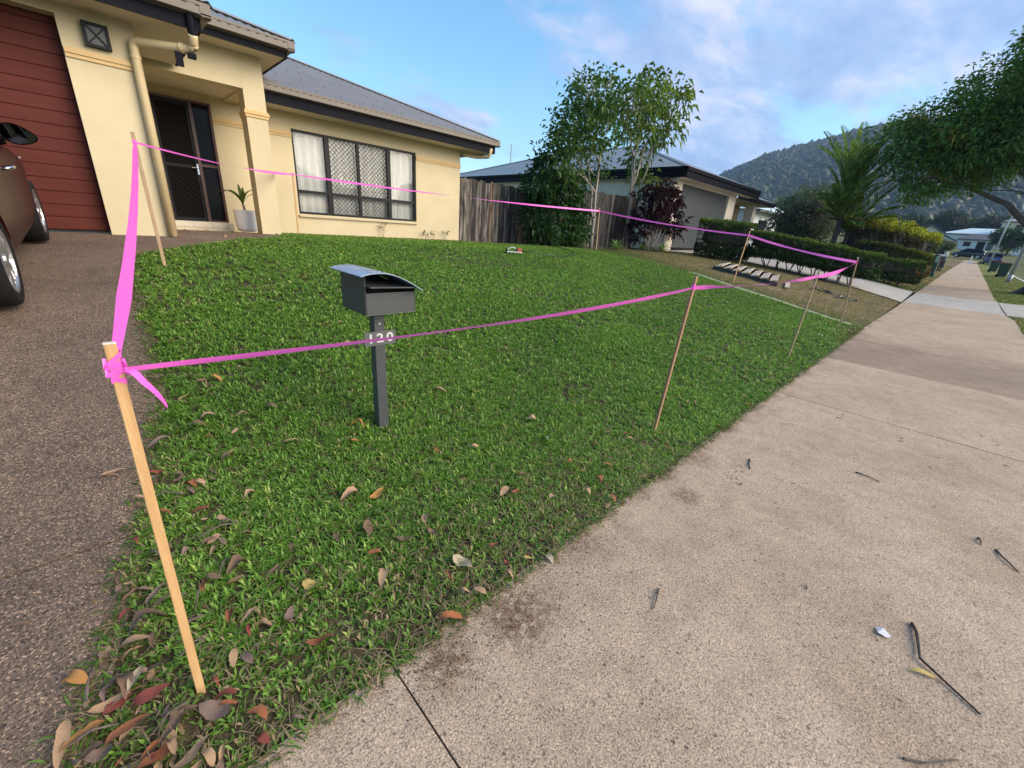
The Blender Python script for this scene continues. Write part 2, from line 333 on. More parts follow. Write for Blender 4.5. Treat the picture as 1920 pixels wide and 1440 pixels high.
def aggregate(name, base, hi, lo, chip_scale, chip_lo, chip_hi, stain=None, dirt=None, bump=0.5, rough=0.9, fine=160):
    m = bpy.data.materials.new(name); m.use_nodes = True; t = m.node_tree; b = t.nodes['Principled BSDF']
    b.inputs['Roughness'].default_value = rough; b.inputs['Specular IOR Level'].default_value = 0.3
    g = N(t, 'ShaderNodeNewGeometry'); pos = g.outputs['Position']
    big = noise(t, pos, 1.1, 6, 0.6); r0 = ramp(t, big.outputs[0], [(0.3, lo), (0.5, base), (0.72, hi)])
    fn = noise(t, pos, fine, 2, 0.7); rf = ramp(t, fn.outputs[0], [(0.30, (0.42, 0.40, 0.38)), (0.5, (1, 1, 1)), (0.70, (1.55, 1.50, 1.44))])
    mu = N(t, 'ShaderNodeMixRGB', blend_type='MULTIPLY'); mu.inputs[0].default_value = 1; ln(t, r0.outputs[0], mu.inputs[1]); ln(t, rf.outputs[0], mu.inputs[2])
    md_ = noise(t, pos, 7.0, 5, 0.65); rm = ramp(t, md_.outputs[0], [(0.30, (0.84, 0.82, 0.80)), (0.5, (1, 1, 1)), (0.72, (1.10, 1.09, 1.07))])
    mu3 = N(t, 'ShaderNodeMixRGB', blend_type='MULTIPLY'); mu3.inputs[0].default_value = 1; ln(t, mu.outputs[0], mu3.inputs[1]); ln(t, rm.outputs[0], mu3.inputs[2]); mu = mu3
    vs_ = N(t, 'ShaderNodeTexVoronoi'); vs_.inputs['Scale'].default_value = 24; vs_.inputs['Randomness'].default_value = 1.0; ln(t, pos, vs_.inputs['Vector'])
    sv_ = N(t, 'ShaderNodeSeparateXYZ'); ln(t, vs_.outputs['Color'], sv_.inputs[0])
    rs1 = ramp(t, vs_.outputs['Distance'], [(0.12, (1, 1, 1)), (0.20, (0, 0, 0))]); rs2 = ramp(t, sv_.outputs[1], [(0.72, (0, 0, 0)), (0.76, (1, 1, 1))])
    ms_ = N(t, 'ShaderNodeMath', operation='MULTIPLY'); ln(t, rs1.outputs[0], ms_.inputs[0]); ln(t, rs2.outputs[0], ms_.inputs[1])
    mu4 = N(t, 'ShaderNodeMixRGB', blend_type='MULTIPLY'); ln(t, ms_.outputs[0], mu4.inputs[0]); ln(t, mu.outputs[0], mu4.inputs[1]); mu4.inputs[2].default_value = (.42, .43, .46, 1); mu = mu4
    vo = N(t, 'ShaderNodeTexVoronoi'); vo.inputs['Scale'].default_value = chip_scale; ln(t, pos, vo.inputs['Vector'])
    sp = N(t, 'ShaderNodeSeparateXYZ'); ln(t, vo.outputs['Color'], sp.inputs[0])
    rc = ramp(t, sp.outputs[0], [(0.0, chip_lo), (0.12, chip_lo), (0.16, (1, 1, 1)), (0.86, (1, 1, 1)), (0.9, chip_hi), (1.0, chip_hi)])
    mu2 = N(t, 'ShaderNodeMixRGB', blend_type='MULTIPLY'); mu2.inputs[0].default_value = 0.9; ln(t, mu.outputs[0], mu2.inputs[1]); ln(t, rc.outputs[0], mu2.inputs[2])
    cur = mu2.outputs[0]
    sx = N(t, 'ShaderNodeSeparateXYZ'); ln(t, pos, sx.inputs[0])
    def mul(fac, c):
        nonlocal cur
        k = N(t, 'ShaderNodeMixRGB', blend_type='MULTIPLY'); ln(t, fac, k.inputs[0]); ln(t, cur, k.inputs[1]); k.inputs[2].default_value = (*c, 1); cur = k.outputs[0]
    def mr(v, a, bb, lo_=0., hi_=1.):
        q = N(t, 'ShaderNodeMapRange'); q.interpolation_type = 'SMOOTHSTEP'; q.inputs['From Min'].default_value = a; q.inputs['From Max'].default_value = bb
        q.inputs['To Min'].default_value = lo_; q.inputs['To Max'].default_value = hi_; ln(t, v, q.inputs[0]); return q.outputs[0]
    def mm(op, a, bb):
        q = N(t, 'ShaderNodeMath', operation=op)
        for i, v in enumerate((a, bb)):
            if isinstance(v, (int, float)): q.inputs[i].default_value = v
            else: ln(t, v, q.inputs[i])
        return q.outputs[0]
    if dirt:                    # soil washed out of the lawn: irregular smudges along the edge
        nd = noise(t, pos, 2.3, 7, 0.7); nf = noise(t, pos, 26, 3, 0.7)
        e = mr(sx.outputs[1], 0.45, 0.98)
        s = mm('MULTIPLY', mr(mm('ADD', mm('MULTIPLY', e, 0.37), nd.outputs[0]), 0.80, 1.0), mr(nf.outputs[0], 0.3, 0.55))
        for (cx, cy, rr, am) in dirt:
            dxx = mm('SUBTRACT', sx.outputs[0], cx); dyy = mm('SUBTRACT', sx.outputs[1], cy)
            d2 = mm('SQRT', mm('ADD', mm('MULTIPLY', dxx, dxx), mm('MULTIPLY', dyy, dyy)), 0)
            k = mm('MULTIPLY', mr(mm('ADD', d2, mm('MULTIPLY', nd.outputs[0], rr * 0.9)), rr * 0.55, rr * 1.4, am, 0.), mr(nf.outputs[0], 0.28, 0.6))
            s = mm('MAXIMUM', s, k)
        mul(s, (.34, .27, .22))
        st = noise(t, pos, 0.9, 4, 0.6); mul(mr(st.outputs[0], 0.55, 0.75, 0, .55), (.78, .74, .70))
    if stain:                   # one darker, older pour of concrete with a hard edge on one side
        x0, x1, y1 = stain
        nn = noise(t, pos, 0.8, 5, 0.6)
        e = mm('MULTIPLY', mr(sx.outputs[0], x0, x0 + 0.05), mr(mm('ADD', sx.outputs[0], mm('MULTIPLY', nn.outputs[0], 3.0)), x1 + 3.2, x1))
        mul(mm('MULTIPLY', e, 0.8), (.60, .58, .58))
    ln(t, cur, b.inputs['Base Color'])
    bp = N(t, 'ShaderNodeBump'); bp.inputs['Strength'].default_value = bump; bp.inputs['Distance'].default_value = 0.004
    hb = noise(t, pos, fine * 0.8, 3, 0.7); ln(t, hb.outputs[0], bp.inputs['Height']); ln(t, bp.outputs[0], b.inputs['Normal'])
    return m
M['path'] = aggregate('pinkish_concrete', (.425, .325, .235), (.485, .375, .28), (.355, .27, .197), 190, (.50, .50, .52), (1.35, 1.32, 1.28),
                      stain=(7.55, 10.2, 0), dirt=[(.95, .80, .30, .95), (.62, .85, .18, .9), (2.35, .72, .16, .8), (1.5, .93, .25, .7), (2.9, .90, .2, .7)])
M['drive'] = aggregate('brown_exposed_aggregate', (.145, .106, .080), (.175, .128, .097), (.11, .082, .064), 215, (.38, .36, .36), (2.7, 2.5, 2.25), bump=0.9, fine=120)
M['ndrive'] = aggregate('pale_grey_concrete', (.44, .41, .37), (.49, .455, .41), (.37, .345, .315), 170, (.7, .7, .7), (1.2, 1.2, 1.2))
M['asphalt'] = aggregate('asphalt', (.085, .088, .095), (.11, .11, .118), (.07, .07, .076), 60, (.6, .6, .6), (1.6, 1.6, 1.6))
M['kerb'] = pm('kerb_concrete', (.40, .37, .33), (.47, .44, .40), 3, 0.9, 0.2, 60)
M['turf_far'] = pm('verge_turf', (.10, .14, .03), (.21, .20, .065), 2.2, 0.95, 0.7, 50, spec=0.1)
M['drysoil'] = pm('dry_lawn_soil', (.125, .10, .05), (.22, .175, .095), 6, 0.97, 0.8, 60, spec=0.1)
M['terrain'] = pm('terrain_turf', (.08, .10, .035), (.14, .14, .06), .3, 0.95, spec=0.1)

# ------------------------------------------------------------------ setting: ground sheets
def sheet(name, xs, ys, dz, mat, mask=None, zfun=gz):
    xs = np.asarray(xs, float); ys = np.asarray(ys, float)
    X, Y = np.meshgrid(xs, ys); Z = zfun(X, Y) + dz
    V = np.stack([X.ravel(), Y.ravel(), Z.ravel()], 1); nx, ny = len(xs), len(ys)
    i, j = np.meshgrid(np.arange(nx - 1), np.arange(ny - 1)); a = (j * nx + i).ravel()
    F = np.stack([a, a + 1, a + nx + 1, a + nx], 1)
    if mask is not None:
        cx = (V[F[:, 0], 0] + V[F[:, 2], 0]) / 2; cy = (V[F[:, 0], 1] + V[F[:, 2], 1]) / 2
        F = F[mask(cx, cy)]
    ob = np_mesh(name, V, F, mat, smooth=True); tag(ob, kind='structure'); return ob
gxs = np.unique(np.concatenate([np.linspace(-300, -30, 10), np.linspace(-30, 60, 91), np.linspace(60, 200, 40), np.linspace(200, 2150, 30)]))
gys = np.unique(np.concatenate([np.linspace(-1500, -40, 20), np.linspace(-40, -2, 20), np.linspace(-2, 13, 61), np.linspace(13, 60, 12), np.linspace(60, 1500, 20)]))
sheet('ground', gxs, gys, -0.09, M['terrain'])

# driveway edge of the lawn: X as a function of Y
EY = [0.9, 1.36, 2.0, 2.7, 3.25, 4.55, 5.84, 6.2, 6.61, 7.3, 8.24, 9.1, 9.8, 10.5]
EX = [-.44, -.30, -.12, .04, .11, .15, .20, .36, .67, 1.35, 2.30, 2.52, 2.60, 2.60]
def edge_x(Y): return np.interp(Y, EY, EX)
LINE_X = 11.5
def rag(x, y): return 0.05 * np.sin(x * 5.1) + 0.035 * np.sin(x * 13.7 + 1.3) + 0.025 * np.sin(x * 31.0)
def lawn_bottom(X): return 0.955 + 0.35 * rag(X, 0) + np.interp(X, [7, 10.2, 11.5], [0, 0.05, 0.22]) * 0
sheet('lawn_soil', np.linspace(-.6, 17.9, 186), np.linspace(.93, 10.52, 97), -0.012, M['soil'],
      mask=lambda x, y: (x > edge_x(y) - .1) & (x < LINE_X + .2) & (y < np.where(x > 7.83, 9.9, 10.5)))
sheet('dry_ground', np.linspace(LINE_X - .3, 20.6, 92), np.linspace(.95, 9.4, 86), -0.018, M['drysoil'],
      mask=lambda x, y: (x < 20.2) & (x > LINE_X - .3))
sheet('garden_bed', np.linspace(9.4, 17.9, 60), np.linspace(8.6, 10.7, 22), 0.004, M['mulch'],
      mask=lambda x, y: y > 9.0 - 0.12 * np.sin(x * 1.7) - np.interp(x, [9.4, 11.5, 13, 17.8], [-.5, .1, .35, .4]))

# driveway of two pours with a recessed joint
dr = thing('driveway', (0, 3, 0), None, None); dr['kind'] = 'structure'
def drive_slab(y0, y1, x0=-6.0):
    ys = np.linspace(y0, y1, max(3, int((y1 - y0) / .12)))
    mb = MB(); nx = 8; rows = []
    for y in ys:
        xe = float(edge_x(y)) + .03; xs = np.linspace(x0, xe, nx)
        rows.append([(x, y, g1(min(x, 0.0) if y < 6.2 else x, y) + 0.0) for x in xs])
    vs = [p for r in rows for p in r] + [(p[0], p[1], p[2] - .1) for r in rows for p in (r[-1],)]
    fs = [(j * nx + i, j * nx + i + 1, (j + 1) * nx + i + 1, (j + 1) * nx + i) for j in range(len(ys) - 1) for i in range(nx - 1)]
    o = nx * len(ys); fs += [(j * nx + nx - 1, o + j, o + j + 1, (j + 1) * nx + nx - 1) for j in range(len(ys) - 1)]
    for j in (0, len(ys) - 1):   # joint faces
        k = len(vs); r = rows[j]; vs += [(p[0], p[1], p[2] - .03) for p in r]
        fs += [(j * nx + i, j * nx + i + 1, k + i + 1, k + i) for i in range(nx - 1)]
    mb.add(vs, fs); return mb.build('slab', M['drive'], dr)
drive_slab(.985, 2.0); drive_slab(2.015, 5.187); drive_slab(5.204, 7.9)
drive_slab(7.9, 10.2, 0.80)
mb = MB(); ys_ = np.linspace(.98, 7.8, 50)
mb.add([(x, y, g1(0, y) - .02) for y in ys_ for x in (-6, -.4)], [(2 * j, 2 * j + 1, 2 * j + 3, 2 * j + 2) for j in range(49)])
mb.build('joint_filler', M['groove'], dr)

# footpath: slabs with recessed joints, rising gently along the street
fp = thing('footpath', (0, 0, 0), None, None); fp['kind'] = 'structure'
def path_right(x): return float(np.interp(x, [-20, 13, 15, 18, 20, 24.5, 25, 120], [-1.75, -1.72, -1.55, -1.66, -1.5, -1.55, -1.5, -2.4]))
def path_left(x): return float(np.interp(x, [-20, 11, 20, 41, 55, 120], [.965, .965, .86, .52, .3, -1.0]))
def slab(x0, x1, mat, yl=None, yr=None, dz=0.0, name='slab', parent=None):
    xs = np.linspace(x0, x1, max(2, int((x1 - x0) / 1.2) + 1)); mb = MB(); vs = []; n = len(xs)
    for x in xs:
        l = path_left(x) if yl is None else yl; r_ = path_right(x) if yr is None else yr
        z = float(np.interp(x, RX, RZ)) + dz
        vs += [(x, l, z), (x, r_, z), (x, l, z - .1), (x, r_, z - .1)]
    fs = []
    for i in range(n - 1):
        a = 4 * i; b_ = a + 4
        fs += [(a, a + 1, b_ + 1, b_), (a, b_, b_ + 2, a + 2), (a + 1, a + 3, b_ + 3, b_ + 1)]
    fs += [(0, 2, 3, 1), (4 * n - 4, 4 * n - 3, 4 * n - 1, 4 * n - 2)]
    mb.add(vs, fs); return mb.build(name, mat, parent or fp)
jx = [-18.14, -13.49, -8.84, -4.19, .46, 5.11, 9.76, 15.3, 19.68]
for a, b_ in zip(jx[:-1], jx[1:]): slab(a + (.0032 if a < 1 else .0075), b_ - (.0032 if b_ < 1 else .0075), M['path'])
slab(19.685, 24.4, M['ndrive'])
xx = 24.41; k = 0
while xx < 104:
    L = 4.6 if k % 4 != 3 else 2.0
    slab(xx, xx + L - .01, M['path']); xx += L; k += 1
mb = MB(); xs_ = np.linspace(-18, 105, 60)
mb.add([(x, y, float(np.interp(x, RX, RZ)) - .008) for x in xs_ for y in (path_left(x) - .02, path_right(x) + .02)], [(2 * j, 2 * j + 1, 2 * j + 3, 2 * j + 2) for j in range(59)])
mb.build('joint_filler', M['jointdirt'], fp)

sheet('dry_strip', np.concatenate([np.linspace(24.6, 60, 60), np.linspace(61, 110, 25)]), np.linspace(-.6, 7.5, 28), -0.02, M['drysoil'], mask=lambda x, y: (y > np.interp(x, [-20, 11, 20, 41, 55, 120], [.965, .965, .86, .52, .3, -1.0]) - .25) & (x > 24.9))
# neighbour's driveway
nd = thing('neighbour_driveway', (22, 5, 0), None, None); nd['kind'] = 'structure'
mb = MB(); ys_ = np.linspace(.9, 9.25, 40); nx = 8; vs = []
for y in ys_:
    f = (y - .9) / 8.3; xl = np.interp(y, [.9, 1.3, 2.3, 9.25], [19.55, 20.0, 20.3, 18.2]); xr = np.interp(y, [.9, 1.6, 2.6, 9.25], [24.9, 24.9, 25.2, 23.9])
    for x in np.linspace(xl, xr, nx): vs.append((x, y, g1(x, y) + .012 * min(1, (y - .9) * 4)))
mb.add(vs, [(j * nx + i, j * nx + i + 1, (j + 1) * nx + i + 1, (j + 1) * nx + i) for j in range(39) for i in range(nx - 1)])
mb.build('slab', M['ndrive'], nd)

# verge, kerb, road
sheet('verge', np.concatenate([np.linspace(-20, 60, 81), np.linspace(62, 110, 20)]), np.linspace(-3.6, -1.4, 12), -0.02, M['turf_far'],
      mask=lambda x, y: (y < np.interp(x, [-20, 13, 15, 18, 20, 24.5, 25, 120], [-1.75, -1.72, -1.55, -1.66, -1.5, -1.55, -1.5, -2.4]) + .25) & ((x < 19.6) | (x > 24.4)))
mb = MB()
for i in range(60):
    xa = -20 + i * 2.2; xb = xa + 2.195
    za, zb = g1(xa, -3), g1(xb, -3)
    mb.add([(xa, -3.55, za), (xa, -3.75, za - .01), (xa, -3.85, za - .14), (xa, -4.15, za - .15), (xb, -3.55, zb), (xb, -3.75, zb - .01), (xb, -3.85, zb - .14), (xb, -4.15, zb - .15)],
           [(0, 1, 5, 4), (1, 2, 6, 5), (2, 3, 7, 6)])
kb = mb.build('kerb', M['kerb']); kb['kind'] = 'structure'
rd = sheet('road', np.linspace(-60, 190, 120), np.linspace(-11.5, -4.14, 6), -0.085, M['asphalt'], zfun=lambda X, Y: np.interp(X, RX, RZ) - 0.055)
sheet('far_verge', np.linspace(-60, 190, 80), np.linspace(-24, -11.5, 6), 0.0, M['turf_far'], zfun=lambda X, Y: np.interp(X, RX, RZ) + np.clip((-11.5 - Y) * .04, 0, .5))
sheet('far_path', np.linspace(-60, 190, 80), np.linspace(-13.2, -11.7, 3), 0.03, M['kerb'], zfun=lambda X, Y: np.interp(X, RX, RZ) + np.clip((-11.5 - Y) * .04, 0, .5))
mb = MB(); mb.box((24.5, -3.6, .02), (24.6, -3.5, .03))
slab(19.7, 24.4, M['ndrive'], yl=-1.56, yr=-3.6, dz=0.0, parent=nd)

# hills
AZd = np.array([-60, -40, -25, -15, -5, .75, 4, 7.3, 9.06, 12.6, 15.1, 18.35, 21.2, 24, 30, 45, 70])
ELd = np.array([4, 6, 8.5, 9.5, 10.3, 10.9, 11.2, 11.3, 11.15, 10.5, 9.7, 8.75, 7.4, 6.0, 4.2, 2.5, 2])
def hill_z(a, r):
    a = np.asarray(a, float); r = np.asarray(r, float)
    R1 = 1500.0; top = R1 * np.tan(np.radians(np.interp(a, AZd, ELd)))
    s = np.clip((r - 600) / (R1 - 600), 0, 1); s2 = .65 * s + .35 * np.sin(s * math.pi / 2) ** 1.25
    bump_ = 9 * np.sin(a * .55 + 1.1) * np.sin(r * .006 + a * .21) + 5 * np.sin(a * 1.3) * np.sin(r * .0125 + 2)
    z = 18 + (top - 18) * s2 + bump_ * s * (1 - s) * 3
    return np.where(r > R1, z * np.clip(1 - (r - R1) / 500, 0, 1), z) + 1.5
aa = np.linspace(-60, 70, 131); rr = np.concatenate([np.linspace(560, 1520, 37), np.linspace(1560, 2000, 8)])
A_, R_ = np.meshgrid(aa, rr); Vh = np.stack([(R_ * np.cos(np.radians(A_))).ravel(), (R_ * np.sin(np.radians(A_))).ravel(), hill_z(A_, R_).ravel() - np.where(R_.ravel() < 580, 14, 0)], 1)
i, j = np.meshgrid(np.arange(130), np.arange(len(rr) - 1)); a = (j * 131 + i).ravel()
M['hill'] = pm('hill_undergrowth', (.022, .036, .018), (.034, .05, .024), .05, 0.95, spec=0.1)
tag(np_mesh('hills', Vh, np.stack([a, a + 131, a + 132, a + 1], 1), M['hill'], smooth=True), kind='structure')
# forest on the hill: crowns massed together, nobody could count them
bm = bmesh.new(); bmesh.ops.create_icosphere(bm, subdivisions=2, radius=1); bm.verts.ensure_lookup_table()
SV = np.array([v.co[:] for v in bm.verts]); SF = np.array([[v.index for v in f.verts] for f in bm.faces]); bm.free()
bm = bmesh.new(); bmesh.ops.create_icosphere(bm, subdivisions=1, radius=1); bm.verts.ensure_lookup_table()
SV1 = np.array([v.co[:] for v in bm.verts]); SF1 = np.array([[v.index for v in f.verts] for f in bm.faces]); bm.free()
nC = 12000
ca = RNG.uniform(-8, 26, nC); cr = np.sqrt(RNG.uniform(590 ** 2, 1510 ** 2, nC))
cz = hill_z(ca, cr); cs = 2.8 + 5.0 * RNG.random(nC) ** 1.8 * np.where(RNG.random(nC) < .06, 1.5, 1)
cc = np.stack([cr * np.cos(np.radians(ca)), cr * np.sin(np.radians(ca)), cz + cs * .35], 1)
jit = 1 + RNG.uniform(-.35, .35, (nC, len(SV1), 1))
Vf = cc[:, None, :] + SV1[None] * cs[:, None, None] * np.stack([np.ones(nC), np.ones(nC), RNG.uniform(.6, 1.5, nC)], 1)[:, None, :] * jit
Ff = (SF1[None] + (np.arange(nC) * len(SV1))[:, None, None]).reshape(-1, 3)
g_ = RNG.random(nC)[:, None]; base = np.array([.009, .022, .010]) * (1 - g_) + np.array([.055, .082, .030]) * g_
lightp = (RNG.random(nC) < .10)[:, None]; base = np.where(lightp, base * 1.5 + np.array([.02, .02, .012]), base)
colf = np.repeat(base, len(SV1), 0)
fo = np_mesh('hill_forest', Vf.reshape(-1, 3), Ff, M['leaf'], colf, smooth=True); tag(fo, kind='stuff')

# ------------------------------------------------------------------ the yellow house
HS = thing('house', (3, 10.5, 1.0), 'cream rendered house with brown garage door, porch and grey metal roof', 'house')
def part(name, mat, boxes, parent=HS, bevel=0, **k):
    mb = MB()
    for a, b in boxes: mb.box(a, b)
    return mb.build(name, mat, parent, bevel=bevel, **k)
YF = 10.5
ZS = 3.40      # soffit of the right wing
# right wing front wall with a window opening, side wall
WX0, WX1, WZ0, WZ1 = 3.40, 6.40, 1.455, 3.12
mb = MB()
mb.box((2.0, YF, .7), (WX0, YF + .2, 3.6)); mb.box((WX1, YF, .7), (7.83, YF + .2, 3.6))
mb.box((WX0, YF, .7), (WX1, YF + .2, WZ0)); mb.box((WX0, YF, WZ1), (WX1, YF + .2, 3.6))
mb.box((7.63, YF + .2, .7), (7.83, 19, 3.6))
mb.build('wall', M['stucco'], HS)
# porch back wall around the door, and the garage side wall
part('wall', M['stucco'], [((.79, YF + .01, .9), (1.10, YF + .2, 3.6)), ((1.10, YF + .01, 3.235), (2.0, YF + .2, 3.6))])
part('wall', M['stucco'], [((.55, 7.74, .9), (.79, YF + .01, 3.6))])
# garage front: pillar, head
part('pillar', M['stucco'], [((.15, 7.54, .9), (.80, 7.74, 3.5))])
part('lintel', M['stucco'], [((-6, 7.54, 3.32), (.15, 7.74, 3.5))])
part('wall', M['stucco'], [((-6, 7.54, .9), (-4.75, 7.74, 3.32))])
# porch column and beams
part('column', M['stucco'], [((2.25, 9.06, .95), (2.573, 9.39, 3.86))])
part('beam', M['stucco'], [((.80, 9.063, 3.345), (2.25, 9.36, 3.86))])
part('beam', M['stucco'], [((2.253, 9.39, 3.345), (2.57, YF, 3.86))])
part('porch_ceiling', M['soffit'], [((.79, 9.36, 3.38), (2.253, YF, 3.42))])
# mouldings: two stepped courses
def band(x0, x1, y, z0, z1, ret=None):
    mb = MB(); h = z1 - z0
    mb.box((x0, y - .018, z0), (x1, y + .01, z0 + h * .42)); mb.box((x0, y - .032, z0 + h * .42), (x1, y + .01, z0 + h * .78)); mb.box((x0, y - .018, z0 + h * .78), (x1, y + .01, z1))
    if ret:
        for xx_, y1 in ret:
            s = .018 if xx_ > (x0 + x1) / 2 else -.018
            mb.box((min(xx_, xx_ + s), y - .018, z0), (max(xx_, xx_ + s), y1, z0 + h * .42)); mb.box((min(xx_, xx_ + s * 1.7), y - .032, z0 + h * .42), (max(xx_, xx_ + s * 1.7), y1, z0 + h * .78)); mb.box((min(xx_, xx_ + s), y - .018, z0 + h * .78), (max(xx_, xx_ + s), y1, z1))
    return mb.build('moulding', M['band'], HS)
band(2.0, 3.40, YF, 2.945, 3.045); band(6.40, 7.83, YF, 2.945, 3.045)
band(.155, .80, 7.54, 2.935, 3.03); band(2.25, 2.573, 9.06, 2.95, 3.055, [(2.25, 9.39), (2.573, 9.39)])
# garage door: brown boards with grooves
gd = part('garage_door', M['groove'], [((-4.75, 7.735, 1.08), (.15, 7.75, 3.32))])
z = 1.098; k = 0
while z < 3.3:
    mb = MB(); mb.box((-4.74, 7.712, z), (.147, 7.734, min(z + .1400, 3.318))); mb.build('panel', M['garage'], gd, bevel=.004, segs=1); z += .1435
# window
wn = MB()
def fbox(x0, x1, z0, z1, y0=10.53, y1=10.60): wn.box((x0, y0, z0), (x1, y1, z1))
fbox(WX0, WX0 + .045, WZ0, WZ1); fbox(WX1 - .045, WX1, WZ0, WZ1)
fbox(WX0 + .045, WX1 - .045, WZ1 - .045, WZ1); fbox(WX0 + .045, WX1 - .045, WZ0, WZ0 + .05)
zi0, zi1 = WZ0 + .05, WZ1 - .045
for xa, xb in ((4.09, 4.19), (5.60, 5.69)): fbox(xa, xb, zi0, zi1)
fbox(4.825, 4.885, zi0, zi1, 10.525, 10.595)
for xa, xb in ((WX0 + .045, 4.09), (4.19, 4.825), (4.885, 5.60), (5.69, WX1 - .045)): fbox(xa, xb, 1.895, 1.955)
WN = wn.build('window', M['alu'], HS)
cells = [(WX0 + .045, 4.09), (4.19, 4.825), (4.885, 5.60), (5.69, WX1 - .045)]
gm = bpy.data.materials.new('window_glass'); gm.use_nodes = True; t = gm.node_tree
gl = N(t, 'ShaderNodeBsdfGlossy'); gl.inputs['Roughness'].default_value = .03; tp = N(t, 'ShaderNodeBsdfTransparent'); fr = N(t, 'ShaderNodeFresnel'); fr.inputs['IOR'].default_value = 1.5
mx = N(t, 'ShaderNodeMixShader'); ln(t, fr.outputs[0], mx.inputs[0]); ln(t, tp.outputs[0], mx.inputs[1]); ln(t, gl.outputs[0], mx.inputs[2]); ln(t, mx.outputs[0], t.nodes['Material Output'].inputs['Surface'])
M['glass'] = gm
for xa, xb in cells:
    for za, zb in ((zi0, 1.895), (1.955, zi1)):
        mb = MB(); mb.quad((xa, 10.57, za), (xb, 10.57, za), (xb, 10.57, zb), (xa, 10.57, zb)); mb.build('pane', M['glass'], WN)
# diamond security grilles on the two middle lights
for xa, xb in cells[1:3]:
    for za, zb in ((zi0, 1.895), (1.955, zi1)):
        mb = MB(); st = .098; W_, H_ = xb - xa, zb - za
        for sgn in (1, -1):
            c = -H_ - (0 if sgn > 0 else 0)
            while c < W_ + H_:
                # line x = c + sgn*z  clipped to the cell
                pts = []
                for zt in (0, H_): pts.append((c + (zt if sgn > 0 else (H_ - zt)), zt))
                (xA, zA), (xB, zB) = pts
                lo, hi = 0.0, 1.0
                dxx = xB - xA
                for bound, s in ((0, 1), (W_, -1)):
                    f0 = (bound - xA) / dxx
                    if (dxx > 0) == (s > 0): lo = max(lo, f0)
                    else: hi = min(hi, f0)
                if hi - lo > .02:
                    p = (xa + xA + dxx * lo, 10.548 + .003 * sgn, za + zA + (zB - zA) * lo); q = (xa + xA + dxx * hi, 10.548 + .003 * sgn, za + zA + (zB - zA) * hi)
                    mb.bar(p, q, .006, .014, up=(0, 1, 0))
                c += st
        mb.build('security_grille', M['alu'], WN)
# vertical blinds hanging inside, and the dark room behind
x = WX0 + .05; k = 0
while x < WX1 - .09:
    mb = MB(); dy_ = .018 * (1 if k % 2 else -1) * random.uniform(.4, 1)
    mb.add([(x, 10.68 - dy_, 1.47), (x + .094, 10.68 + dy_ * 1.6, 1.47), (x + .094, 10.68 + dy_ * 1.6, 3.10), (x, 10.68 - dy_, 3.10)], [(0, 1, 2, 3)])
    mb.build('blind_slat', M['blind'], WN); x += .089; k += 1
part('room_wall', M['interior'], [((WX0 - .1, 10.86, 1.3), (WX1 + .1, 10.9, 3.3))])
mb = MB(); mb.prism([(WX0 - .01, 10.53, WZ0 - .004), (WX0 - .01, 10.445, WZ0 - .03), (WX0 - .01, 10.445, WZ0 - .06), (WX0 - .01, 10.53, WZ0 - .06)], (WX1 - WX0 + .02, 0, 0)); mb.build('window_sill', M['stucco'], HS)
# security door and sidelight
fd = MB()
fd.box((1.10, 10.42, 1.185), (1.14, 10.51, 3.235)); fd.box((1.665, 10.42, 1.185), (1.715, 10.51, 3.20)); fd.box((1.965, 10.42, 1.185), (2.005, 10.51, 3.20)); fd.box((1.14, 10.42, 3.20), (2.005, 10.51, 3.235)); fd.box((1.715, 10.43, 2.165), (1.965, 10.51, 2.21)); fd.box((1.715, 10.43, 1.185), (1.965, 10.51, 1.215))
FD = fd.build('door_frame', M['timber'], HS)
part('security_door', M['darkmesh'], [((1.14, 10.47, 1.19), (1.665, 10.49, 3.20))], FD)
mb = MB()
for a_, b_ in (((1.14, 10.455, 1.19), (1.18, 10.47, 3.20)), ((1.625, 10.455, 1.19), (1.665, 10.47, 3.20)), ((1.18, 10.455, 1.19), (1.625, 10.47, 1.25)), ((1.18, 10.455, 3.14), (1.625, 10.47, 3.20)), ((1.18, 10.455, 2.12), (1.625, 10.47, 2.17))): mb.box(a_, b_)
mb.build('door_rail', M['alu'], FD)
M['lattice'] = pm('brown_lattice', (.013, .006, .005), rough=.7, spec=.1)
mb = MB(); st = .105
for (za, zb) in ((1.25, 2.12),):
    W_, H_ = .445, zb - za
    for sgn in (1, -1):
        c = -H_
        while c < W_ + H_:
            xA = c if sgn > 0 else c + H_; xB = c + H_ if sgn > 0 else c; dxx = xB - xA; lo, hi = 0., 1.
            for bound, s in ((0, 1), (W_, -1)):
                f0 = (bound - xA) / dxx
                if (dxx > 0) == (s > 0): lo = max(lo, f0)
                else: hi = min(hi, f0)
            if hi - lo > .02: mb.bar((1.18 + xA + dxx * lo, 10.462 + .002 * sgn, za + H_ * lo), (1.18 + xA + dxx * hi, 10.462 + .002 * sgn, za + H_ * hi), .006, .012, up=(0, 1, 0))
            c += st
mb.build('lattice', M['lattice'], FD)
mb = MB(); mb.box((1.635, 10.43, 2.02), (1.66, 10.456, 2.20)); mb.tube([(1.647, 10.43, 2.13), (1.647, 10.40, 2.13), (1.55, 10.395, 2.125)], .009, 6); mb.build('door_handle', M['chrome'], FD)
for za, zb in ((1.215, 2.165), (2.21, 3.20)):
    mb = MB(); mb.box((1.715, 10.47, za), (1.965, 10.485, zb)); mb.build('sidelight_pane', M['glassdark'], FD)
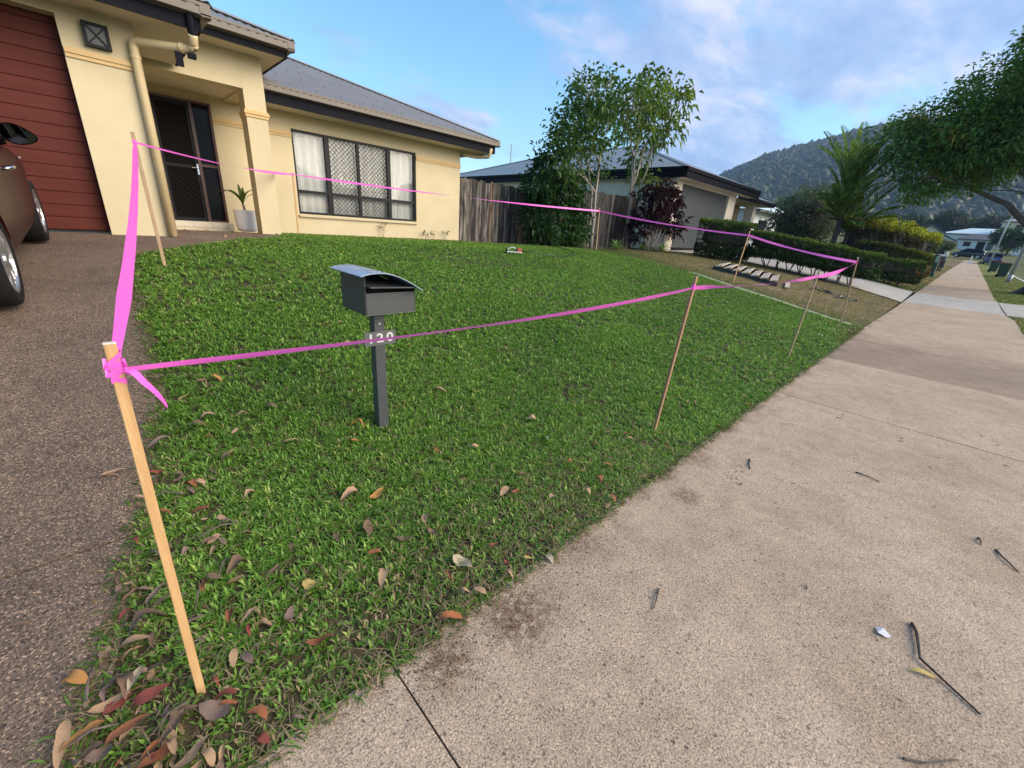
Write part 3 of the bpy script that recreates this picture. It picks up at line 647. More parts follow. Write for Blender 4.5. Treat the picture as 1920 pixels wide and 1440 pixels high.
# tiled doorstep
ds = part('doorstep', M['soffit'], [((.79, 10.31, 1.0), (2.06, 10.44, 1.178))])
x = .80
while x < 2.0:
    w_ = min(.30, 2.055 - x); part('tile', M['tilewhite'], [((x + .002, 10.30, 1.085), (x + w_ - .002, 10.312, 1.185))], ds, bevel=.002, segs=1)
    part('tile', M['tilewhite'], [((x + .002, 10.313, 1.178), (x + w_ - .002, 10.43, 1.187))], ds, bevel=.002, segs=1); x += .30
# soffits, fascias, gutters
def eave(x0, x1, y_e, y_w, z_s, z_top, side=None, ends=()):
    """front eave running along X from x0 to x1; gutter face at y_e"""
    part('soffit', M['soffit'], [((x0, y_e + .12, z_s), (x1 - .12, y_w, z_s + .02))])
    part('fascia', M['fascia'], [((x0, y_e + .095, z_s - .015), (x1 - .115, y_e + .12, z_top - .03))])
    mb = MB(); mb.prism([(x0, y_e, z_top), (x0, y_e, z_top - .115), (x0, y_e + .09, z_top - .135), (x0, y_e + .09, z_top - .02), (x0, y_e + .012, z_top - .02), (x0, y_e + .012, z_top)], (x1 - x0, 0, 0))
    mb.box((x0, y_e - .006, z_top - .022), (x1, y_e + .014, z_top + .004)); mb.box((x0, y_e - .005, z_top - .112), (x1, y_e + .006, z_top - .098))
    mb.box((x1, y_e, z_top - .13), (x1 + .004, y_e + .09, z_top)); mb.build('gutter', M['gutter'], HS)
    mb = MB(); x = x0 + .1
    while x < x1 - .1: mb.box((x, y_e - .003, z_top - .040), (x + .045, y_e + .001, z_top - .032)); x += .125
    o = mb.build('gutter_slot', M['fascia'], HS); o['kind'] = 'stuff'
def side_eave(x_e, y0, y1, x_w, z_s, z_top):
    part('soffit', M['soffit'], [((x_w, y0 + .12, z_s), (x_e - .12, y1, z_s + .02))])
    part('fascia', M['fascia'], [((x_e - .12, y0 + .095, z_s - .015), (x_e - .095, y1, z_top - .03))])
    mb = MB(); mb.prism([(x_e, y0, z_top), (x_e, y0, z_top - .115), (x_e - .09, y0, z_top - .135), (x_e - .09, y0, z_top - .02), (x_e - .012, y0, z_top - .02), (x_e - .012, y0, z_top)], (0, y1 - y0, 0)); mb.box((x_e - .10, y0 - .005, z_top - .125), (x_e + .004, y0, z_top + .003))
    mb.build('gutter', M['gutter'], HS)
eave(2.0, 8.68, 9.80, YF, 3.40, 3.69); side_eave(8.68, 9.80, 19.5, 7.83, 3.402, 3.692)
eave(.80, 2.95, 8.50, 9.063, 3.842, 4.05); side_eave(2.95, 8.50, 11.5, 2.573, 3.844, 4.052)
eave(-6.5, 1.49, 6.92, 7.54, 3.422, 3.665); side_eave(1.49, 6.92, 9.0, .80, 3.424, 3.667)
# metal roofs: ribbed sheets rising from the eave, cut at the hips
def hip_front(x0, x1, y0, z0, pitch, depth, pitch_x=.10, amp=.017, name='roof', hips=(True, True), mat=None, parent=HS):
    tp = math.tan(rad(pitch)); n = int((x1 - x0) / pitch_x * 4); V = []; F = []
    for i in range(n + 1):
        x = x0 + (x1 - x0) * i / n
        t_ = depth
        if hips[0]: t_ = min(t_, x - x0)
        if hips[1]: t_ = min(t_, x1 - x)
        t_ = max(t_, .002); wv = (0, amp, 0, -amp)[i % 4]
        V += [(x, y0, z0 + wv), (x, y0 + t_, z0 + t_ * tp + wv)]
    F = [(2 * i, 2 * i + 2, 2 * i + 3, 2 * i + 1) for i in range(n)]
    mb = MB(); mb.add(V, F); return mb.build(name, mat or M['roof'], parent)
def hip_cap(p, q, w_=.09, mat=None, parent=HS):
    p = Vector(p); q = Vector(q); d = (q - p).normalized(); s = d.cross(Vector((0, 0, 1))).normalized() * w_; u = s.cross(d).normalized()
    if u.z < 0: u = -u
    mb = MB(); mb.add([p - s - u * .01, p + u * .03, p + s - u * .01, q - s - u * .01, q + u * .03, q + s - u * .01], [(0, 1, 4, 3), (1, 2, 5, 4)])
    return mb.build('ridge_cap', mat or M['roof'], parent)
tp21 = math.tan(rad(21.3))
hip_front(-.5, 8.66, 9.86, 3.70, 21.3, 4.4)
mb = MB(); mb.add([(8.66, 9.86, 3.70), (8.66, 19.4, 3.70), (8.66 - 4.4, 14.3, 3.70 + 4.4 * tp21)], [(0, 1, 2)]); mb.build('roof', M['roof'], HS)
hip_cap((8.68, 9.84, 3.715), (8.68 - 4.4, 9.84 + 4.4, 3.715 + 4.4 * tp21))
hip_front(-4, 2.93, 8.56, 4.06, 21.3, 3.2, hips=(False, True)); hip_cap((2.95, 8.54, 4.075), (-.2, 11.69, 4.075 + 3.15 * tp21))
mb = MB(); mb.add([(2.93, 8.56, 4.06), (2.93, 12, 4.06), (.0, 11.5, 4.06 + 2.94 * tp21)], [(0, 1, 2)]); mb.build('roof', M['roof'], HS)
hip_front(-6.5, 1.47, 6.98, 3.675, 21.3, 4.0, hips=(False, True)); hip_cap((1.49, 6.96, 3.69), (-2.4, 10.85, 3.69 + 3.89 * tp21))
mb = MB(); mb.add([(1.47, 6.98, 3.675), (1.47, 10.5, 3.675), (-2.2, 10.6, 3.675 + 3.65 * tp21)], [(0, 1, 2)]); mb.build('roof', M['roof'], HS)
# roof screws in rows on the right wing
mb = MB()
for row in range(5):
    yy = 9.86 + .35 + row * .82
    for k in range(22):
        xx = 2.9 + k * .25
        if 8.66 - xx > yy - 9.86 + .1:
            zc = 3.70 + (yy - 9.86) * tp21 + .016; mb.box((xx - .012, yy - .012, zc), (xx + .012, yy + .012, zc + .012))
o = mb.build('roof_screw', M['gutter'], HS); o['kind'] = 'stuff'
# downpipes
def bend(pts, n=5, r=.07):
    out = [Vector(pts[0])]
    for a, b, c in zip(pts[:-2], pts[1:-1], pts[2:]):
        a, b, c = Vector(a), Vector(b), Vector(c); p = b + (a - b).normalized() * r; q = b + (c - b).normalized() * r
        for k in range(n + 1):
            t_ = k / n; out.append(p * (1 - t_) ** 2 + b * 2 * t_ * (1 - t_) + q * t_ ** 2)
    out.append(Vector(pts[-1])); return out
mb = MB(); mb.tube(bend([(.765, 7.475, 1.075), (.765, 7.475, 3.235), (1.29, 7.08, 3.215), (1.29, 7.0, 3.28), (1.29, 6.985, 3.33)]), .047, 12); dp = mb.build('downpipe', M['pipe'], HS, smooth=True)
mb = MB(); mb.tube([(1.17, 7.155, 3.219), (1.20, 7.14, 3.218)], .053, 12); mb.build('pipe_collar', M['pipe'], dp); mb = MB(); mb.tube([(.765, 7.475, 3.06), (.765, 7.475, 3.09)], .053, 12); mb.build('pipe_collar', M['pipe'], dp)
mb = MB(); mb.box((1.10, 7.08, 3.02), (1.17, 7.12, 3.16)); mb.box((1.22, 7.03, 3.12), (1.30, 7.10, 3.17)); mb.build('pipe_bracket', M['fascia'], HS); mb = MB(); mb.tube([(1.29, 6.995, 3.33), (1.29, 7.0, 3.55)], .044, 12); mb.build('gutter_outlet', M['fascia'], HS)
mb = MB(); mb.tube(bend([(7.86, 10.42, 3.30), (8.22, 10.30, 3.28), (8.42, 9.95, 3.29), (8.42, 9.88, 3.5)]), .045, 10); mb.build('downpipe', M['pipe'], HS, smooth=True)
# square wall lamp with crossed bars
sl = part('wall_lamp', M['sconceglass'], [((.355, 7.49, 3.09), (.555, 7.54, 3.30))])
mb = MB()
for a_, b_ in (((.345, 7.47, 3.08), (.375, 7.54, 3.31)), ((.535, 7.47, 3.08), (.565, 7.54, 3.31)), ((.375, 7.47, 3.08), (.535, 7.54, 3.105)), ((.375, 7.47, 3.285), (.535, 7.54, 3.31))): mb.box(a_, b_)
mb.bar((.37, 7.482, 3.10), (.54, 7.482, 3.29), .012, .014, (0, 1, 0)); mb.bar((.54, 7.479, 3.10), (.37, 7.479, 3.29), .012, .014, (0, 1, 0)); mb.build('lamp_frame', M['alu'], sl)

# ------------------------------------------------------------------ paling fence
def paling_fence(x0, x1, y, ztop0, ztop1, label, mats, wts):
    f = thing('paling_fence', (x0, y, 1.0), label, 'fence'); x = x0
    while x < x1:
        w_ = random.uniform(.088, .104); zt = ztop0 + (ztop1 - ztop0) * (x - x0) / (x1 - x0) + random.uniform(-.035, .03); yy = y - random.choice((0, 0, .016))
        mb = MB(); b_ = g1(x, y) - .05; ti = random.uniform(-.008, .008)
        mb.add([(x, yy, b_), (x + w_, yy, b_), (x + w_, yy + .014, b_), (x, yy + .014, b_), (x + ti, yy, zt), (x + w_ + ti, yy, zt - random.uniform(-.008, .012)), (x + w_ + ti, yy + .014, zt), (x + ti, yy + .014, zt)],
               [(0, 1, 5, 4), (1, 2, 6, 5), (2, 3, 7, 6), (3, 0, 4, 7), (4, 5, 6, 7)])
        mb.build('paling', random.choices(mats, wts)[0], f); x += w_ + random.uniform(.002, .012)
    for zr in (1.25, 2.35):
        mb = MB(); mb.box((x0, y + .016, zr), (x1, y + .06, zr + .07)); mb.build('rail', M['palingdark'], f)
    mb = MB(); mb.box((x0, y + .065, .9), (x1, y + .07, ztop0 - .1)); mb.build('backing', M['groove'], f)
    return f
paling_fence(7.86, 11.9, 10.62, 2.74, 2.70, 'weathered grey timber paling fence beside the cream house wall', [M['paling'], M['palingdark'], M['palingtan']], [6, 2.2, 1.4])
paling_fence(12.6, 16.6, 9.95, 2.93, 2.98, 'dark stained timber paling fence behind the slender trees', [M['palingdark'], M['paling']], [7, 1])

# ------------------------------------------------------------------ neighbour's house
NH = thing('house', (21, 9, 1.18), 'neighbouring house with charcoal gutters, grey hip roof and grey roller door', 'house')
P2 = lambda name, mat, boxes, **k: part(name, mat, boxes, NH, **k)
ZT = 3.86
P2('wall', M['stucco_pale'], [((17.68, 9.2, .9), (17.88, 24, ZT))])
P2('pillar', M['stucco_pale'], [((17.68, 9.0, .9), (18.43, 9.2, ZT))])
P2('lintel', M['stucco_pale'], [((18.43, 9.0, 3.74), (23.72, 9.2, ZT))])
P2('pillar', M['stucco_pale'], [((23.72, 9.0, .9), (24.7, 9.2, ZT))])
P2('wall', M['stucco_pale'], [((24.5, 9.2, .9), (24.7, 11.3, ZT))])
P2('wall', M['stucco_pale'], [((24.7, 11.1, .9), (26.0, 11.3, ZT)), ((28.3, 11.1, .9), (31.5, 11.3, ZT)), ((26.0, 11.1, .9), (28.3, 11.3, 1.35)), ((26.0, 11.1, 3.3), (28.3, 11.3, ZT)), ((31.3, 11.3, .9), (31.5, 24, ZT))])
P2('pillar', M['stucco_pale'], [((30.0, 9.75, .9), (30.5, 10.25, ZT))])
P2('window_pane', M['glassdark'], [((26.0, 11.2, 1.35), (28.3, 11.22, 3.3))])
gd2 = P2('garage_door', M['groove'], [((18.43, 9.12, 1.12), (23.72, 9.14, 3.74))])
z = 1.16
while z < 3.7:
    part('slat', M['rollergrey'], [((18.44, 9.10, z), (23.71, 9.12, z + .092))], gd2, bevel=.006, segs=1); z += .096
def n_eave(x0, x1, y, yw, z_s, z_t):
    P2('soffit', M['stucco_pale'], [((x0 + .1, y + .1, z_s), (x1 - .1, yw, z_s + .02))])
    mb = MB(); mb.prism([(x0, y, z_t), (x0, y, z_t - .13), (x0, y + .05, z_t - .16), (x0, y + .05, z_s - .02), (x0, y + .1, z_s - .02), (x0, y + .1, z_t)], (x1 - x0, 0, 0)); mb.build('gutter', M['fascia'], NH)
n_eave(17.3, 26.4, 8.4, 9.0, ZT, 4.23); n_eave(26.0, 32.6, 9.3, 11.1, ZT, 4.1)
mb = MB(); mb.prism([(17.3, 8.4, 4.23), (17.3, 8.4, 4.10), (17.35, 8.4, 4.07), (17.35, 8.4, ZT - .02), (17.4, 8.4, ZT - .02), (17.4, 8.4, 4.23)], (0, 17, 0)); mb.build('gutter', M['fascia'], NH)
P2('soffit', M['stucco_pale'], [((17.4, 9.0, ZT + .002), (17.68, 25, ZT + .022))])
t19 = math.tan(rad(19.5)); zr0 = 4.22
Dn = 5.6
ap1 = (17.32 + Dn, 8.42 + Dn, zr0 + Dn * t19); ap2 = (17.32 + Dn, 25.4 - Dn, zr0 + Dn * t19)
mb = MB(); mb.add([(17.32, 8.42, zr0), (17.32, 25.4, zr0), ap2, ap1], [(0, 1, 2, 3)]); mb.build('roof', M['grey_roof2'], NH)
mb = MB(); mb.add([(17.32, 8.42, zr0), ap1, (26.4, 8.42 + 4.54, zr0 + 4.54 * t19), (26.4, 8.42, zr0)], [(0, 3, 2, 1)]); mb.build('roof', M['grey_roof2'], NH)
mb = MB(); mb.add([ap1, ap2, (33, 19.0, zr0 + 3.6 * t19), (32.6, 13.5, zr0 + 1.5), (26.4, 12.96, zr0 + 4.54 * t19)], [(0, 4, 3, 2, 1)]); mb.build('roof', M['grey_roof2'], NH)
mb = MB(); mb.add([(26.0, 9.3, 4.1), (32.6, 9.3, 4.1), (32.6, 13.5, 4.1 + 4.2 * t19), (26.0, 13.5, 4.1 + 4.2 * t19)], [(0, 1, 2, 3)]); mb.build('roof', M['grey_roof2'], NH)
hip_cap((17.32, 8.42, zr0 + .01), (ap1[0], ap1[1], ap1[2] + .02), .1, M['grey_roof2'], NH); hip_cap((17.32, 25.4, zr0 + .01), (ap2[0], ap2[1], ap2[2] + .02), .1, M['grey_roof2'], NH); hip_cap(ap1, ap2, .1, M['grey_roof2'], NH)
mb = MB(); mb.prism([(22.6, 18.0, 6.05), (22.6, 19.4, 6.05), (22.6, 19.4, 6.42), (22.6, 18.0, 6.42)], (.9, 0, 0)); mb.box((22.5, 17.9, 6.42), (23.6, 19.5, 6.47)); mb.build('roof_vent', M['fascia'], NH)
mb = MB(); mb.tube([(21.0, 22.6, 5.3), (21.0, 22.6, 6.6)], .03, 6); mb.bar((20.6, 22.6, 6.5), (21.5, 22.6, 6.55), .03, .03); mb.build('antenna', M['steel'], NH)
mb = MB(); mb.tube(bend([(17.62, 9.25, 3.0), (17.62, 9.25, 3.7), (17.45, 8.8, 3.74), (17.40, 8.55, 3.9)]), .05, 8); mb.build('downpipe', M['stucco_pale'], NH, smooth=True)

# pale house beyond the neighbour
H3 = thing('house', (48, 14, 1.5), 'white walled house with pale blue metal roof beyond the grey roller door', 'house')
part('wall', M['paleblue'], [((40, 13, 1), (54, 22, 4.3))], H3)
mb = MB(); mb.add([(39.3, 12.3, 4.3), (54.7, 12.3, 4.3), (50, 17.5, 6.6), (44, 17.5, 6.6), (39.3, 22.7, 4.3), (54.7, 22.7, 4.3)], [(0, 1, 2, 3), (0, 3, 4), (1, 5, 2), (4, 3, 2, 5)]); mb.build('roof', M['blue_roof'], H3)
part('window_pane', M['glassdark'], [((42, 12.95, 2.2), (44, 13, 3.6)), ((47.5, 12.95, 2.2), (50, 13, 3.6))], H3)
part('fascia', M['dark_roof'], [((39.25, 12.25, 4.12), (54.75, 12.3, 4.3))], H3)

# ------------------------------------------------------------------ houses at the far end of the street
def far_house(x, y0, y1, zb, ze, zr, depth, wallm, roofm, label, hip=3.0, openings=(), gable=False, solar=False, fasc='dark_roof'):
    h = thing('house', (x, (y0 + y1) / 2, zb), label, 'house')
    part('wall', wallm, [((x, y0, zb - 2), (x + depth, y1, ze))], h)
    o = .7
    a = [(x - o, y0 - o, ze), (x - o, y1 + o, ze), (x + depth + o, y1 + o, ze), (x + depth + o, y0 - o, ze)]
    if gable:   # gable facing the camera
        ym = (y0 + y1) / 2; mb = MB(); mb.add([a[0], a[1], a[2], a[3], (x - o, ym, zr), (x + depth + o, ym, zr)], [(0, 3, 5, 4), (1, 4, 5, 2)]); mb.build('roof', roofm, h)
        mb = MB(); mb.prism([(x - .05, y0, ze), (x - .05, y1, ze), (x - .05, ym, zr - .35)], (.05, 0, 0)); mb.build('gable', wallm, h)
        mb = MB(); mb.bar((x - o, y0 - o, ze - .05), (x - o, ym, zr - .05), .12, .3); mb.bar((x - o, y1 + o, ze - .05), (x - o, ym, zr - .05), .12, .3); mb.build('barge_board', M[fasc], h)
    else:
        mb = MB(); r0 = (x + depth / 2, y0 + hip, zr); r1 = (x + depth / 2, y1 - hip, zr); mb.add(a + [r0, r1], [(0, 4, 5, 1), (1, 5, 2), (2, 5, 4, 3), (3, 4, 0)]); mb.build('roof', roofm, h)
        part('fascia', M[fasc], [((x - o - .1, y0 - o, ze - .3), (x - o - .02, y1 + o, ze + .02))], h)
    for (ya, yb, za, zb_, mt) in openings: part('window_pane' if mt == 'glassdark' else 'garage_door', M[mt], [((x - .06, ya, za), (x - .02, yb, zb_))], h)
    return h
# X=200 plane: pixel column scale doubled from the X=100 reading
far_house(200, -6.3, 1.6, 5.0, 8.0, 9.9, 12, M['paleblue'], M['dark_roof'], 'dark roofed house with pale grey wall at end of footpath', 2.5,
          [(-4.4, -2.6, 5.0, 7.4, 'glassdark'), (-6.2, -4.8, 5.0, 7.4, 'rollergrey'), (-1.2, .4, 5.9, 7.2, 'glassdark')])
far_house(236, -15.0, 7.0, 6.2, 11.0, 13.4, 16, M['paleblue'], M['blue_roof'], 'long house with pale aqua metal roof behind the dark roofed house', 7.0, [(-13, -2, 7, 10.6, 'dark_roof')])  # the wide opening is a plain charcoal panel below the eaves, no door
far_house(150, 4.6, 9.6, 3.0, 7.4, 9.4, 9, M['cream'], M['roof'], 'cream gabled house with solar panels above yellow hedge', gable=True)
far_house(128, 1.9, 6.6, 2.2, 5.1, 6.6, 9, M['cream'], M['roof'], 'small gabled cream house with brown barge boards near path end', gable=True, openings=[(2.4, 4.2, 2.4, 4.4, 'glassdark')])
far_house(228, -20.0, -7.2, 6.5, 15.2, 17.2, 12, M['cream'], M['roof'], 'two storey cream house with grey roof near the far treeline', 4.0, [(-12, -10.2, 12.6, 14.2, 'glassdark'), (-17, -15, 12.6, 14.2, 'glassdark')])
far_house(170, -21.0, -9.4, 4.5, 8.6, 11.0, 12, M['whitep'], M['blue_roof'], 'pale roofed house on the far side of the road', 4.0, [(-13, -10.6, 5.2, 8, 'glassdark')])
for hh, (xa, ya, yb, za, zb_) in ((bpy.data.objects['house.005'], (150, 7.3, 9.9, 8.7, 9.1)), (bpy.data.objects['house.006'], (128, 4.6, 6.9, 5.6, 6.1))):
    mb = MB(); ym = (4.6 + 9.6) / 2 if xa == 150 else (1.9 + 6.6) / 2
    zr_, ze_, yo = (9.4, 7.4, 10.3) if xa == 150 else (6.6, 5.1, 7.3)
    for k in range(3):
        f0, f1 = .15, .8
        p = lambda f, xx: (xx, ym + (yo - ym) * f, zr_ + (ze_ - zr_) * f + .08)
        x0_ = xa + k * 2.4; mb.add([p(f0, x0_), p(f1, x0_), p(f1, x0_ + 2.2), p(f0, x0_ + 2.2)], [(0, 3, 2, 1)])
    mb.build('solar_panel', M['solar'], hh)

# ------------------------------------------------------------------ foliage helpers
def unit(n): 
    v = RNG.normal(size=(n, 3)); return v / np.linalg.norm(v, axis=1, keepdims=True)
def leaves_np(C, D, L, Wd, col, droop=0.25):
    """leaf = 4 vertices (2 triangles folded). C base (n,3), D direction, L length, Wd width"""
    n = len(C); D = D / np.linalg.norm(D, axis=1, keepdims=True)
    up = np.tile(np.array([[0, 0, 1.]]), (n, 1)) + RNG.normal(size=(n, 3)) * .55
    S = np.cross(D, up); S /= np.maximum(np.linalg.norm(S, axis=1, keepdims=True), 1e-6)
    Nn = np.cross(S, D)
    L = np.broadcast_to(L, (n,))[:, None]; Wd = np.broadcast_to(Wd, (n,))[:, None]
    mid = C + D * L * .48 + Nn * L * .06
    tip = C + D * L - np.array([0, 0, 1.]) * L * droop
    V = np.stack([C, mid + S * Wd / 2 + Nn * Wd * .18, tip, mid - S * Wd / 2 + Nn * Wd * .18], 1)
    F = (np.arange(n) * 4)[:, None] + np.array([[0, 1, 2, 3]])
    T = np.concatenate([F[:, [0, 1, 2]], F[:, [0, 2, 3]]])
    return V.reshape(-1, 3), T, np.repeat(col, 4, 0)
def mixcol(a, b, n, p=1.0):
    g = (RNG.random(n) ** p)[:, None]; return np.array(a) * (1 - g) + np.array(b) * g
def in_ellipsoids(ells, n, shell=0.35):
    """points through a set of ellipsoids, denser towards the outside"""
    vol = np.array([e[3] * e[4] * e[5] for e in ells]); k = RNG.choice(len(ells), n, p=vol / vol.sum()); e = np.array(ells)[k]
    d = unit(n); r = (shell + (1 - shell) * RNG.random(n)) ** .6
    return e[:, :3] + d * r[:, None] * e[:, 3:], d
def clumpy(ells, nclump, per, spread, L, Wd, ca, cb, out=0.7, droop=.25, shell=.3, rand=.75, flat=.7):
    P, d = in_ellipsoids(ells, nclump, shell)
    n = nclump * per
    off = RNG.normal(size=(nclump, per, 3)) * spread * np.array([1, 1, flat])
    C = (P[:, None] + off).reshape(-1, 3)
    D = np.repeat(d, per, 0) * out + off.reshape(-1, 3) / spread * .35 + RNG.normal(size=(n, 3)) * rand
    tone = np.repeat(RNG.random(nclump), per) * .65 + RNG.random(n) * .35
    col = np.array(ca) * (1 - tone[:, None]) + np.array(cb) * tone[:, None]
    l = L * RNG.uniform(.7, 1.25, n); w_ = Wd * RNG.uniform(.75, 1.2, n)
    return P, leaves_np(C, D, l, w_, col, droop)
def cat_np(parts):
    V = []; F = []; Cc = []; o = 0
    for v, f, c in parts: V.append(v); F.append(f + o); Cc.append(c); o += len(v)
    return np.concatenate(V), np.concatenate(F), np.concatenate(Cc)
def limb(mb, p, q, r0, r1, n=6, sag=0.0, wob=.05, seg=6):
    p = Vector(p); q = Vector(q); L = (q - p).length; pts = []
    for i in range(seg + 1):
        t_ = i / seg; v = p.lerp(q, t_); v.z += sag * L * math.sin(math.pi * t_)
        if 0 < i < seg: v += Vector((random.uniform(-1, 1), random.uniform(-1, 1), random.uniform(-1, 1))) * wob * L * .4
        pts.append(v)
    mb.tube(pts, [r0 + (r1 - r0) * i / seg for i in range(seg + 1)], n); return pts
def grow(mb, stem, targets, r0, r1=.006, frac=(.35, .95), sag=.08):
    """twigs from points along a stem to clump centres"""
    for T in targets:
        T = Vector(T); best = min((p for p in stem[int(len(stem) * frac[0]):max(1, int(len(stem) * frac[1]) + 1)]), key=lambda p: (T - p).length + max(0, p.z - T.z + .2) * 2)
        limb(mb, best, T, r0, r1, 5, sag=sag, wob=.08, seg=4)

# ------------------------------------------------------------------ two slender trees, shrub, cordyline and bed plants
t1 = thing('tree', (12.65, 9.15, .99), 'slender tree with small dark rounded leaves, left of its paler neighbour', 'tree')
mb = MB(); st = limb(mb, (12.65, 9.15, .95), (12.42, 9.1, 3.7), .065, .045, 8, wob=.02)
arms = []
for q, r_ in (((11.6, 9.1, 5.3), .03), ((12.2, 9.0, 5.6), .03), ((10.7, 9.3, 4.4), .028), ((11.0, 8.8, 5.0), .026), ((12.8, 9.2, 4.9), .024), ((11.6, 9.4, 4.1), .024)):
    k = random.randint(2, 6); arms += limb(mb, st[k], q, r_ + .012, .010, 6, sag=-.06, wob=.05)
E1 = [(11.3, 9.1, 4.5, 1.0, .9, .75), (11.5, 9.0, 5.3, .8, .8, .65), (10.75, 9.1, 3.95, .75, .7, .6), (12.3, 9.1, 4.75, .7, .7, .7), (10.7, 9.1, 3.3, .5, .6, .45), (11.1, 9.0, 5.6, .35, .4, .3), (12.1, 9.0, 5.65, .45, .45, .35), (12.4, 9.2, 3.6, .55, .5, .4)]
P, lv = clumpy(E1, 230, 15, .14, .15, .085, (.020, .055, .016), (.10, .19, .045), droop=.15)
grow(mb, arms, P[::5], .010)
mb.build('trunk', M['barkpale'], t1, smooth=True); np_mesh('crown', *lv[:2], M['leaf'], lv[2], t1)

t2 = thing('tree', (15.5, 9.5, 1.05), 'thin pale tree with long drooping light green leaves, beside the purple shrub', 'tree')
mb = MB(); st = limb(mb, (15.5, 9.5, .95), (14.95, 9.4, 4.2), .06, .045, 8, wob=.02); arms = []
for q, r_ in (((14.6, 9.3, 6.4), .03), ((15.8, 9.3, 6.5), .03), ((16.9, 9.4, 6.6), .028), ((16.6, 9.2, 5.7), .024), ((13.7, 9.3, 5.6), .024), ((17.3, 9.3, 6.2), .022), ((15.9, 9.5, 4.9), .02)):
    arms += limb(mb, st[random.randint(3, 6)], q, r_ + .01, .009, 6, sag=-.05, wob=.05)
E2 = [(14.5, 9.3, 5.4, .9, .8, .8), (15.4, 9.3, 6.3, .8, .8, .7), (16.7, 9.3, 6.4, .7, .7, .55), (16.2, 9.3, 5.4, .9, .8, .7), (15.4, 9.3, 4.4, .65, .6, .55), (13.8, 9.3, 6.0, .6, .6, .6), (17.2, 9.3, 6.95, .3, .35, .25), (15.1, 9.2, 6.6, .45, .5, .3), (17.3, 9.3, 5.8, .4, .4, .35), (15.9, 9.4, 3.5, .4, .4, .3)]
P, lv = clumpy(E2, 150, 11, .17, .27, .062, (.055, .11, .026), (.20, .29, .075), droop=.55, out=.5)
grow(mb, arms, P[::4], .009)
mb.build('trunk', M['barkpale'], t2, smooth=True); np_mesh('crown', *lv[:2], M['leaf'], lv[2], t2)

sh = thing('shrub', (11.3, 9.75, 1.0), 'dense dark green leafy shrub in front of the paling fence', 'shrub')
mb = MB()
for k in range(9): limb(mb, (11.3 + random.uniform(-.4, .5), 9.8, .95), (11.2 + random.uniform(-1.3, 1.4), 9.7 + random.uniform(-.3, .3), random.uniform(2.3, 3.6)), .03, .01, 6)
E3 = [(11.2, 9.75, 1.9, 1.25, .6, .95), (10.5, 9.75, 2.9, .65, .5, .75), (11.5, 9.7, 2.8, .8, .5, .7), (12.4, 9.7, 1.8, .65, .45, .8), (10.2, 9.7, 1.6, .45, .4, .55), (10.25, 9.75, 3.45, .25, .3, .4), (11.0, 9.7, 3.5, .35, .35, .4), (12.0, 9.6, 3.1, .5, .4, .5)]
P, lv = clumpy(E3, 420, 14, .13, .17, .075, (.010, .032, .013), (.045, .115, .034), droop=.2)
mb.build('stem', M['barkdark'], sh, smooth=True); np_mesh('foliage', *lv[:2], M['leaf'], lv[2], sh)

co = thing('shrub', (16.3, 8.85, 1.05), 'tall purple leaved shrub on bare canes beside the roller door', 'shrub')
mb = MB(); tips = []
for k in range(17):
    a_ = random.uniform(-1, 1); q = (16.5 + a_ * 1.15 + random.uniform(-.2, .2), 8.8 + random.uniform(-.35, .3), random.uniform(2.1, 3.45) - abs(a_) * .35)
    limb(mb, (16.15 + a_ * .35, 8.85 + random.uniform(-.15, .15), 1.0), q, .026, .014, 6, sag=-.03, wob=.04); tips.append(q)
mb.build('cane', M['bark'], co, smooth=True)
E4 = [(q[0], q[1], q[2], .22, .22, .22) for q in tips] + [(15.3, 8.95, 1.7, .3, .3, .4), (16.9, 8.8, 2.9, .7, .35, .45), (17.3, 8.75, 2.2, .35, .35, .5), (15.7, 8.9, 2.3, .4, .35, .35), (16.3, 8.85, 2.5, .6, .4, .4)]
P, lv = clumpy(E4, 230, 9, .10, .27, .06, (.013, .008, .015), (.046, .019, .040), droop=.35, out=.8)
np_mesh('foliage', *lv[:2], M['leaf'], lv[2], co)

def rosette(c, nl, L, label, ca, cb, wide=.05):
    r_ = thing('agave', c, label, 'plant', 'pale rosette plants in the garden bed')
    for k in range(nl):
        a_ = k * 2.39996; el = math.radians(15 + 65 * (k / nl)); l = L * random.uniform(.8, 1.1); d = Vector((math.cos(a_) * math.cos(el), math.sin(a_) * math.cos(el), math.sin(el))); s = Vector((-math.sin(a_), math.cos(a_), 0))
        V = []; F = []
        for i in range(5):
            t_ = i / 4; p = Vector(c) + Vector((0, 0, .03)) + d * l * t_ - Vector((0, 0, 1)) * l * .35 * t_ * t_; ww = wide * (1 - abs(t_ - .45) * 1.5) if i < 4 else .003
            nn = Vector((0, 0, 1)) * .012
            V += [p + s * ww - Vector((0, 0, 0)), p - nn, p - s * ww]
        for i in range(4): F += [(3 * i, 3 * i + 1, 3 * i + 4, 3 * i + 3), (3 * i + 1, 3 * i + 2, 3 * i + 5, 3 * i + 4)]
        V = np.array([tuple(v) for v in V]); cc_ = np.repeat(mixcol(ca, cb, 1), len(V), 0)
        T = np.array(F); np_mesh('leaf', V, T, M['leaf'], cc_, r_)
    return r_
rosette((13.7, 8.75, .99), 26, .55, 'widest pale green rosette plant between the two slender trunks', (.10, .19, .08), (.20, .30, .13))
rosette((15.55, 8.75, 1.02), 20, .42, 'small bluish rosette plant at the foot of the thin pale tree', (.09, .17, .10), (.17, .26, .15))
rosette((16.35, 8.35, 1.0), 24, .50, 'pale green rosette plant under the purple shrub', (.12, .20, .08), (.22, .31, .13))
lp = thing('shrub', (11.9, 9.3, 1.0), 'low green seedling shrub at the foot of the dark shrub', 'shrub')
